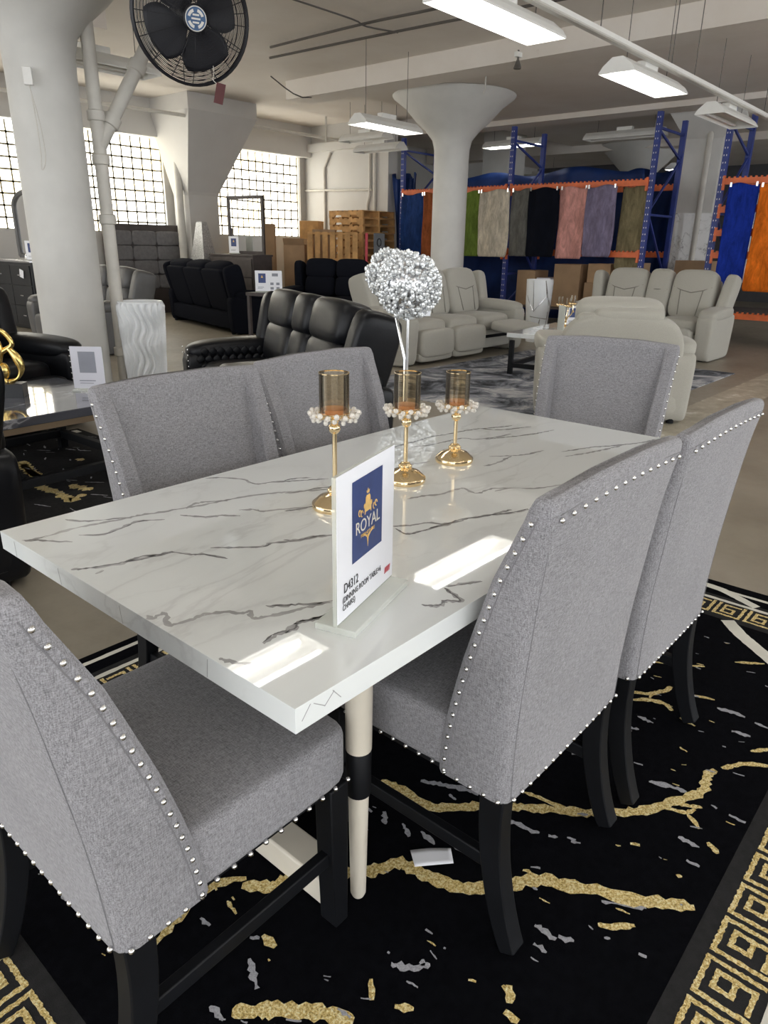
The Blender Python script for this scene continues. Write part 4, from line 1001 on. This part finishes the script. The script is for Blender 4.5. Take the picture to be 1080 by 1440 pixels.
def bead():
    m, nt, b = new_mat('ball_bead'); v = mapping(nt); f = noise(nt, v, 90, 1)
    nt.links.new(ramp(nt, f, [(.35, (.60, .62, .62)), (.65, (.92, .94, .94))]), b.inputs['Base Color'])
    b.inputs['Roughness'].default_value = .12; b.inputs['Metallic'].default_value = .35; MATS['ball_bead'] = m
bead()
crystal_balls('two sparkling silver crystal balls on thin chrome poles beside the black leather loveseat', (1.48, 1.30, 0))

# ------------------------------------------------------------------ beige group: coffee table, rug, signs, candelabra
m = MB(); m.box((5.75, 2.72, .004), (3.9, 2.75, .008)); tag(m.build('area_rug', 'rug_marbled'), 'grey white and black abstract rug under the beige sofas', 'rug')
slab_table('coffee_table', 'white marble coffee table between the beige sofas', (6.42, 2.98, .009), R(8), 1.50, .74, .46, 'white_marble', .05, band=False)
sign_holder('thin white acrylic sign seen nearly edge on at the white coffee table', (6.22, 2.90, .469), R(48), .20, .27)
sign_holder('small white sign with blue logo on the white coffee table right of the gold candelabra', (6.93, 3.12, .469), R(-42), .17, .22, group='twin signs by the gold candelabra')
sign_holder('wider white sign with blue logo peeking above the beige recliner back', (6.98, 2.88, .469), R(-52), .24, .27, group='twin signs by the gold candelabra')
t = thing('candelabra', 'gold flower candelabra with three glass cups on the white coffee table', 'candle holder', (6.72, 3.10, .469))
MB().lathe([(.0, 0), (.07, 0), (.07, .012), (.012, .03), (.010, .05), (.018, .06), (.008, .08)], n=20).build('base', 'gold', t)
for k in range(3):
    a = k * 2.1 + .3; x, y = .085 * math.cos(a), .085 * math.sin(a)
    m = MB(); m.tube(smooth_pts([(0, 0, .06), (x * .4, y * .4, .12), (x, y, .17), (x, y, .22 + .02 * k)], 4), .008, 6)
    for i in range(7): m.sphere((x + .035 * math.cos(i * .9), y + .035 * math.sin(i * .9), .235 + .02 * k), .016, 6, 4)
    m.build('arm', 'gold', t)
    MB().lathe([(.028, .235 + .02 * k), (.028, .33 + .02 * k)], (x, y, 0), 20, cap=False).build('glass_cup', 'amber_glass', t)

# ------------------------------------------------------------------ bedroom pieces along the windows
def dresser(label, loc, W, D_, H_, mat, cols, rows, top='black_lacquer', handles=True):
    """front faces -x, width along y"""
    t = thing('dresser', label, 'dresser', loc)
    MB().box((0, 0, H_ / 2), (D_, W, H_ - .02)).build('body', mat, t, bevel=.004)
    MB().box((0, 0, H_ - .01), (D_ + .03, W + .03, .03)).build('top', top, t, bevel=.004)
    for i in range(cols):
        for j in range(rows):
            w, h = (W - .06) / cols, (H_ - .12) / rows
            d = MB().box((-D_ / 2 - .006, -W / 2 + .03 + w * (i + .5), .06 + h * (j + .5)), (.02, w - .015, h - .015)).build('drawer', mat, t, bevel=.003)
            if handles: MB().box((-D_ / 2 - .025, -W / 2 + .03 + w * (i + .5), .06 + h * (j + .5)), (.02, .11, .015)).build('handle', 'nickel', d)
    return t
dresser('black dresser with silver handles in front of the left window', (3.98, 11.42, 0), 1.45, .46, 1.05, 'black_lacquer', 2, 3, 'silver_leaf')
tag(MB().box((3.72, 10.98, .86), (.004, .13, .12), RX(12)).build('price_tag', 'paper'), 'small white price tag stuck on the black dresser drawer', 'tag')
t = thing('dresser_mirror', 'arched grey framed mirror standing on the black dresser', 'mirror', (4.08, 11.15, 1.115), R(-78))
def arch(w, h, a):
    return [(-w, 0), (w, 0)] + [(w * math.cos(q * PI / 16), h + a * math.sin(q * PI / 16)) for q in range(17)]
V3 = lambda x, y, z: Vector((x, z, y))
MB().prism(arch(.36, .72, .22), -.01, .0, V3).build('mirror_glass', 'mirror_glass', t)
P = arch(.38, .72, .24); MB().tube([(a, -.012, b) for a, b in P + P[:1]], .038, 8).build('frame', 'grey_leather', t)
t = thing('orb_cluster', 'cluster of shiny silver balls on the black dresser', 'decoration', (3.93, 11.0, 1.055))
for x, y, z, r in ((0, 0, .06, .06), (.02, .12, .06, .06), (.0, -.11, .055, .055), (.03, .05, .16, .055), (0, -.05, .155, .05), (.05, .17, .14, .045), (-.04, .06, .05, .05)): MB().sphere((x, y, z), r, 14, 10).build('ball', 'chrome', t)
sign_holder('white acrylic sign with blue logo on the black dresser by the arched mirror', (3.86, 10.83, 1.055), R(-65), .21, .28, group='signs on the dressers')
t = thing('crystal_lamp', 'sparkling crystal piece at the far left photo edge behind the black recliner', 'decoration', (1.02, 5.75, 0))
MB().lathe([(.1, 0), (.1, .02), (.02, .04), (.02, .8)], n=16).build('stand', 'chrome', t)
m = MB()
for i in range(160): m.sphere((rnd.uniform(-.09, .09), rnd.uniform(-.09, .09), .8 + rnd.uniform(0, .42)), .012, 6, 4)
m.build('beads', 'ball_bead', t)
t = thing('headboard', 'grey tufted headboard against the window wall', 'headboard', (6.7, 12.28, 0))
MB().box((0, .02, .84), (1.62, .08, 1.68)).build('frame', 'dark_oak', t, bevel=.004)
for j in range(4):
    for i in range(3): MB().cushion((-.53 + .53 * i, -.04, .62 + .27 * j), (.525, .07, .265), 7, 6).build('pad', 'grey_felt', t)
dresser('dark oak dresser with mirror in front of the middle window', (7.76, 10.62, 0), 1.32, .46, 1.16, 'dark_oak', 1, 3, 'dark_oak', False)
t = thing('dresser_mirror', 'tall rectangular dark framed mirror on the dark oak dresser', 'mirror', (7.86, 10.52, 1.175), R(-82))
MB().box((0, 0, .51), (.84, .02, .94)).build('mirror_glass', 'mirror_glass', t)
for a, b, c, d in ((0, .02, .92, .06), (0, 1.0, .92, .06), (-.43, .51, .06, 1.0), (.43, .51, .06, 1.0)): MB().box((a, -.008, b), (c, .04, d)).build('frame', 'dark_oak', t, bevel=.003)
sign_holder('white acrylic sign with blue logo on the dark oak dresser', (7.62, 10.62, 1.175), R(-70), .22, .30, group='signs on the dressers')
t = thing('pyramid_decor', 'tall silver mosaic pyramid behind the black three seat sofa', 'decoration', (7.58, 11.55, 0), R(10))
def qd(w, z, o=0): return [Vector((a * w + o, b * w, z)) for a, b in ((-1, -1), (1, -1), (1, 1), (-1, 1))]
MB().loft([qd(.20, .9), qd(.075, 1.73), qd(.06, 1.75)]).build('pyramid', 'silver_mosaic' if 'silver_mosaic' in MATS else 'silver_leaf', t, flat=True)
MB().box((0, 0, .45), (.36, .36, .9)).build('pedestal', 'black_lacquer', t)
t = thing('end_table', 'small brown end table behind the black leather loveseat', 'side table', (4.75, 6.25, 0), R(10))
MB().box((0, 0, .76), (.42, .42, .04)).build('tabletop', 'dark_oak', t, bevel=.004)
for sx in (-1, 1):
    for sy in (-1, 1): MB().box((sx * .18, sy * .18, .37), (.04, .04, .74)).build('leg', 'dark_oak', t)
sign_holder('wide white sign with several printed blocks on the end table behind the black leather loveseat', (4.74, 6.24, .78), R(-45), .34, .25, wide=True)

# ------------------------------------------------------------------ racks with hanging rugs
RXf, RDp = 10.8, 1.07
def rack(label, ys, levels, top=3.38, loc=(RXf, 0, 0)):
    t = thing('pallet_rack', label, 'rack', loc)
    for y in ys:
        h = MB().box((0, y, top / 2), (.075, .08, top)); h.mi = 1
        MB().box((RDp, y, top / 2), (.075, .08, top)).build('upright', 'rack_blue', t, bevel=.004)
        z = .2
        while z < top - .05:
            for dy in (-.018, .018): h.box((-.0385, y + dy, z), (.002, .012, .022))
            z += .10
        h.build('upright', ['rack_blue', 'paper_dim'], t)
        m = MB(); 
        for z in (top - .22, 1.9, .9, .25): m.box((RDp / 2, y, z), (RDp, .03, .035))
        for z0, z1 in ((.3, .9), (1.9, .95), (1.95, 2.75), (top - .25, 2.8)): m.bar([(0.03, y, z0), (RDp - .03, y, z1)], .03, .03, Vector((0, 1, 0)))
        m.build('brace', 'rack_blue', t)
    for a, b, z, front in levels:
        x = -.055 if front else RDp + .055
        bm = MB(); bm.box((x, (a + b) / 2, z), (.045, abs(b - a) - .06, .085)); k = min(a, b) + .08
        while k < max(a, b) - .05: bm.box((x, k, z + .052), (.05, .022, .022)); k += .075
        e = bm.build('beam', 'rack_orange', t)
        m = MB()
        for y in (a, b): m.box((x + (-.005 if front else .005), y + (.05 if y < (a + b) / 2 else -.05), z - .02), (.05, .03, .20))
        m.build('connector', 'rack_orange', e)
    return t
YL, YM, YR, Y2 = 9.10, 6.55, 3.93, 2.85
lv = []
for a, b in ((YL, YM), (YM, YR)):
    lv += [(a, b, 2.37, True), (a, b, 1.28, True), (a, b, 2.37, False), (a, b, 1.28, False)]
r1 = rack('blue and orange pallet rack holding the row of hanging shag rugs', [YL, YM, YR], lv)
r2 = rack('blue and orange pallet rack at the right photo edge with the quilted throws', [Y2, Y2 - 2.6], [(Y2, Y2 - 2.6, z, True) for z in (2.34, 1.95, 1.62, 1.30, .42)] + [(Y2, Y2 - 2.6, 2.34, False)])
MB().box((.5, 1.55, .48), (1.0, 2.45, .03)).build('shelf', 'dark_oak', r2)
RUGS = [('navy', (.018, .045, .15), 8.99, 8.41, 1.17, 'navy blue shag rug hanging at the left end of the rack'), ('rust', (.26, .075, .025), 8.39, 7.85, 1.17, 'rust orange shag rug hanging half hidden behind the middle column'),
 ('green', (.13, .19, .035), 7.62, 7.08, 1.20, 'olive green shag rug hanging just right of the middle column'), ('cream', (.56, .50, .40), 7.06, 6.42, 1.20, 'cream shag rug hanging between the green and the grey one'),
 ('ash', (.13, .125, .113), 6.40, 5.99, 1.22, 'grey shag rug hanging between the cream and the black one'), ('ink', (.004, .005, .010), 6.02, 5.44, 1.22, 'black shag rug hanging between the grey and the pink one'),
 ('pink', (.60, .29, .25), 5.44, 4.93, 1.20, 'pink shag rug hanging between the black and the purple one'), ('mauve', (.20, .17, .25), 4.92, 4.40, 1.24, 'purple shag rug hanging between the pink and the khaki one'),
 ('khaki', (.24, .20, .11), 4.42, 3.99, 1.05, 'khaki quilted throw hanging at the right end of the long rack')]
def hang(label, y0, y1, z0, z1, mat, x, grp, quilted=False):
    t = thing('hanging_throw' if quilted else 'hanging_rug', label, 'rug', (x, (y0 + y1) / 2, z0), 0, grp); W = abs(y0 - y1); H_ = z1 - z0; ph = rnd.uniform(0, 6)
    def f(u, v):
        y = (u - .5) * W; z = v * H_
        sag = .02 * math.sin(u * PI * 2 + ph) * (v ** 3)
        cx = 0; 
        if v < .05: y *= 1 - .08 * (1 - v / .05) ** 2
        wob = .022 * math.sin(u * 9 + ph + v * 2) * (.4 + .6 * (1 - v)) + .012 * math.sin(v * 7 + ph)
        if quilted: wob = .012 * abs(math.sin(u * 9) * math.sin(v * 16))
        return Vector((wob, y * (1 + .03 * math.sin(v * 5 + ph)), z + sag))
    MB().grid(f, 22, 30).build('pile', mat, t, solid=.03)
    m = MB()
    for u in (.06, .94): m.box((-.0, (u - .5) * W, H_ - .005), (.05, .03, .06))
    m.build('clip', 'nickel', t)
for k, (n, c, a, b, z0, lab) in enumerate(RUGS):
    shag('shag_' + n, c); hang(lab, a, b, z0, 2.335, 'shag_' + n, RXf - .16 - (.05 if k % 2 else 0) if n != 'khaki' else RXf + .06, 'rugs hanging on the rack', n == 'khaki')
shag('quilt_blue', (.012, .035, .30)); shag('quilt_orange', (.75, .17, .015))
hang('bright blue quilted throw hanging on the right rack', 2.68, 2.27, .86, 2.29, 'quilt_blue', RXf - .15, 'quilted throws on the right rack', True)
hang('bright orange quilted throw cut by the right photo edge', 2.24, 1.70, .80, 2.27, 'quilt_orange', RXf - .18, 'quilted throws on the right rack', True)
t = thing('hanging_rug', 'white rug with grey stripes hanging in the right rack behind the blue throw', 'rug', (RXf + .4, 2.62, .9))
MB().grid(lambda u, v: Vector((.02 * math.sin(u * 8), (u - .5) * .42, v * 1.3)), 12, 12).build('pile', 'column_marble', t, solid=.03)
# blue tarp hung behind the racks
def tarp(label, x, y0, y1, z0, z1, s):
    q = random.Random(s); ph = [q.uniform(0, 6) for _ in range(5)]
    def f(u, v):
        y = y0 + (y1 - y0) * u; w = .05 * math.sin(u * 23 + ph[0] + 2 * v) + .07 * math.sin(u * 9 + ph[1] - 3 * v) + .03 * math.sin(u * 41 + v * 9 + ph[2]) + .05 * math.sin(v * 6 + ph[3] + 4 * u)
        return Vector((x + w, y, z0 + (z1 - z0) * v + .06 * math.sin(u * 14 + ph[4]) * v))
    tag(MB().grid(f, 90, 24).build('tarp', 'tarp_blue', None, solid=.006), label, 'tarp', 'blue tarps behind the racks')
tarp('wrinkled blue tarp hanging behind the long rack of rugs', 12.45, 4.75, 9.2, .01, 2.78, 3)
tarp('wrinkled blue tarp at the left end of the rack beside the stacked pallets', 11.35, 9.15, 9.80, .01, 2.75, 4)
tarp('wrinkled blue tarp hanging left of the striped column', 14.3, 4.1, 6.4, .01, 2.9, 5)
# cartons
def carton(label, loc, d, rotz=0, grp=None, mat='cardboard', open_=False):
    t = thing('cardboard_box', label, 'box', loc, rotz, grp)
    MB().box((0, 0, d[2] / 2), d).build('body', mat, t, bevel=.004)
    MB().box((0, 0, d[2] + .001), (d[0] * .98, .05, .002)).build('tape', 'cardboard_light', t)
    if open_:
        for s in (-1, 1): MB().box((s * (d[0] / 2 + .06), 0, d[2] + .05), (.16, d[1] * .97, .006), RY(-s * 50)).build('flap', 'cardboard_light', t)
CB = 'cartons under the hanging rugs'
for i, (y, w, h, z, lab, mt) in enumerate(((6.2, .38, .62, .35, 'tan carton below the cream hanging rug', 'cardboard'), (5.83, .28, .5, .35, 'carton wrapped in white film below the grey hanging rug', 'paper_dim'), (5.36, .52, .75, .35, 'brown carton below the black hanging rug', 'cardboard'),
  (4.75, .5, .45, .35, 'lower brown carton below the pink hanging rug', 'cardboard'), (4.75, .42, .32, .802, 'upper brown carton below the pink hanging rug', 'cardboard_light'), (4.25, .42, .80, .35, 'brown carton below the purple hanging rug', 'cardboard'), (5.0, .40, .26, .002, 'flat brown carton on the floor under the rack', 'cardboard_light'))):
    carton(lab, (RXf + .45, y, z if z else .03), (.5, w, h), 0, CB, mt)
MB().box((.5, 6.5, .33), (.95, 5.0, .03)).build('shelf', 'dark_oak', r1)
carton('brown carton between the right uprights of the long rack', (12.1, 3.45, .0), (.5, .6, 1.2), 0, None, 'cardboard')
CW = 'cartons by the window corner'
carton('tall upright carton right of the dark oak dresser mirror', (8.72, 10.95, 0), (.30, .34, 1.74), R(45), CW, 'cardboard')
carton('medium carton leaning beside the dark oak dresser', (8.26, 10.62, 0), (.34, .30, 1.15), R(40), CW, 'cardboard_light')
carton('front tan carton left of the black fabric loveseat', (8.95, 10.35, 0), (.42, .42, 1.36), R(40), CW, 'cardboard_light', True)
carton('lower brown carton behind the front tan carton', (9.70, 10.28, 0), (.5, .5, .95), R(42), CW, 'cardboard')
carton('upper brown carton behind the front tan carton', (9.70, 10.28, .955), (.46, .46, .70), R(42), CW, 'cardboard')
carton('small wooden coloured box on top of cartons below the window corner', (10.6, 11.6, 1.44), (.42, .45, .42), R(30), CW, 'pallet_wood')
carton('plain lower box stacked below the window corner', (10.6, 11.6, 0), (.5, .5, 1.43), R(30), CW, 'cardboard_light')
# pallets
def pallet(label, loc, rot, grp):
    t = thing('wooden_pallet', label, 'pallet', loc, 0, grp); t.rotation_euler = rot
    m = MB()
    for i in range(7): m.box((-.44 + i * .147, 0, .134), (.10, 1.0, .018))
    m.build('deck', 'pallet_wood', t, flat=True)
    for y in (-.47, 0, .47):
        # notched stringer
        pz = [(-.5, .018), (.5, .018), (.5, .125), (-.5, .125)] if y == 0 else [(-.5, .018), (-.34, .018), (-.32, .055), (-.14, .055), (-.12, .018), (.12, .018), (.14, .055), (.32, .055), (.34, .018), (.5, .018), (.5, .125), (-.5, .125)]
        MB().prism(pz, y - .02, y + .02, lambda a, b, c: Vector((a, c, b))).build('stringer', 'pallet_wood', t, flat=True)
    m = MB()
    for x in (-.44, -.15, .15, .44): m.box((x, 0, .009), (.10, 1.0, .018))
    m.build('base_board', 'pallet_wood', t, flat=True)
    return t
for k in range(14):
    pallet('wooden pallet in the tall stack beside the blue tarp, %s' % ('topmost one' if k == 13 else 'directly below the topmost one' if k == 12 else 'counted as %d from the floor' % (k + 1)),
           (10.66 + .012 * ((k * 7) % 3), 10.10 + .012 * ((k * 5) % 3), k * .146), (0, 0, R(90) + R(1.2 * ((k * 3) % 3 - 1))), 'stack of wooden pallets')
pallet('pale pallet standing on edge before the pallet stack, its slats upright', (9.22, 9.55, 1.09), (R(86), 0, R(-50)), None)
for k in range(4): pallet('wooden pallet lying low behind the black fabric loveseat under the upright pallet', (9.25, 9.58, k * .146), (0, 0, R(-50)), 'low pallets behind the black loveseat')
t = thing('grey_tote', 'grey plastic panel with a handle hole beside the standing pallets', 'crate', (9.78, 8.83, 0), R(-50))
MB().box((0, 0, .80), (.22, .06, 1.58)).build('panel', 'grey_plastic', t, bevel=.01); MB().tube([(.04 * math.cos(a), -.034, 1.42 + .07 * math.sin(a)) for a in [q * PI / 8 for q in range(17)]], .008, 6).build('handle', 'black_wood', t)
tag(MB().box((9.62, 9.02, .80), (.05, .06, 1.58), RZ(-50)).build('red_board', 'print_red'), 'narrow red board between the standing pallets and the grey panel', 'board')

# ------------------------------------------------------------------ sky fill added through the unwalled sides, exposure
w = bpy.data.worlds.new('world'); sc.world = w; w.use_nodes = True
bg = w.node_tree.nodes['Background']; bg.inputs[0].default_value = (.93, .96, 1, 1); bg.inputs[1].default_value = 1.95
sc.view_settings.view_transform = 'Standard'; sc.view_settings.look = 'None'; sc.view_settings.gamma = 1; sc.view_settings.use_curve_mapping = False
sc.view_settings.exposure = 0.72
sc.cycles.use_denoising = True; sc.cycles.max_bounces = 8; sc.cycles.transparent_max_bounces = 16
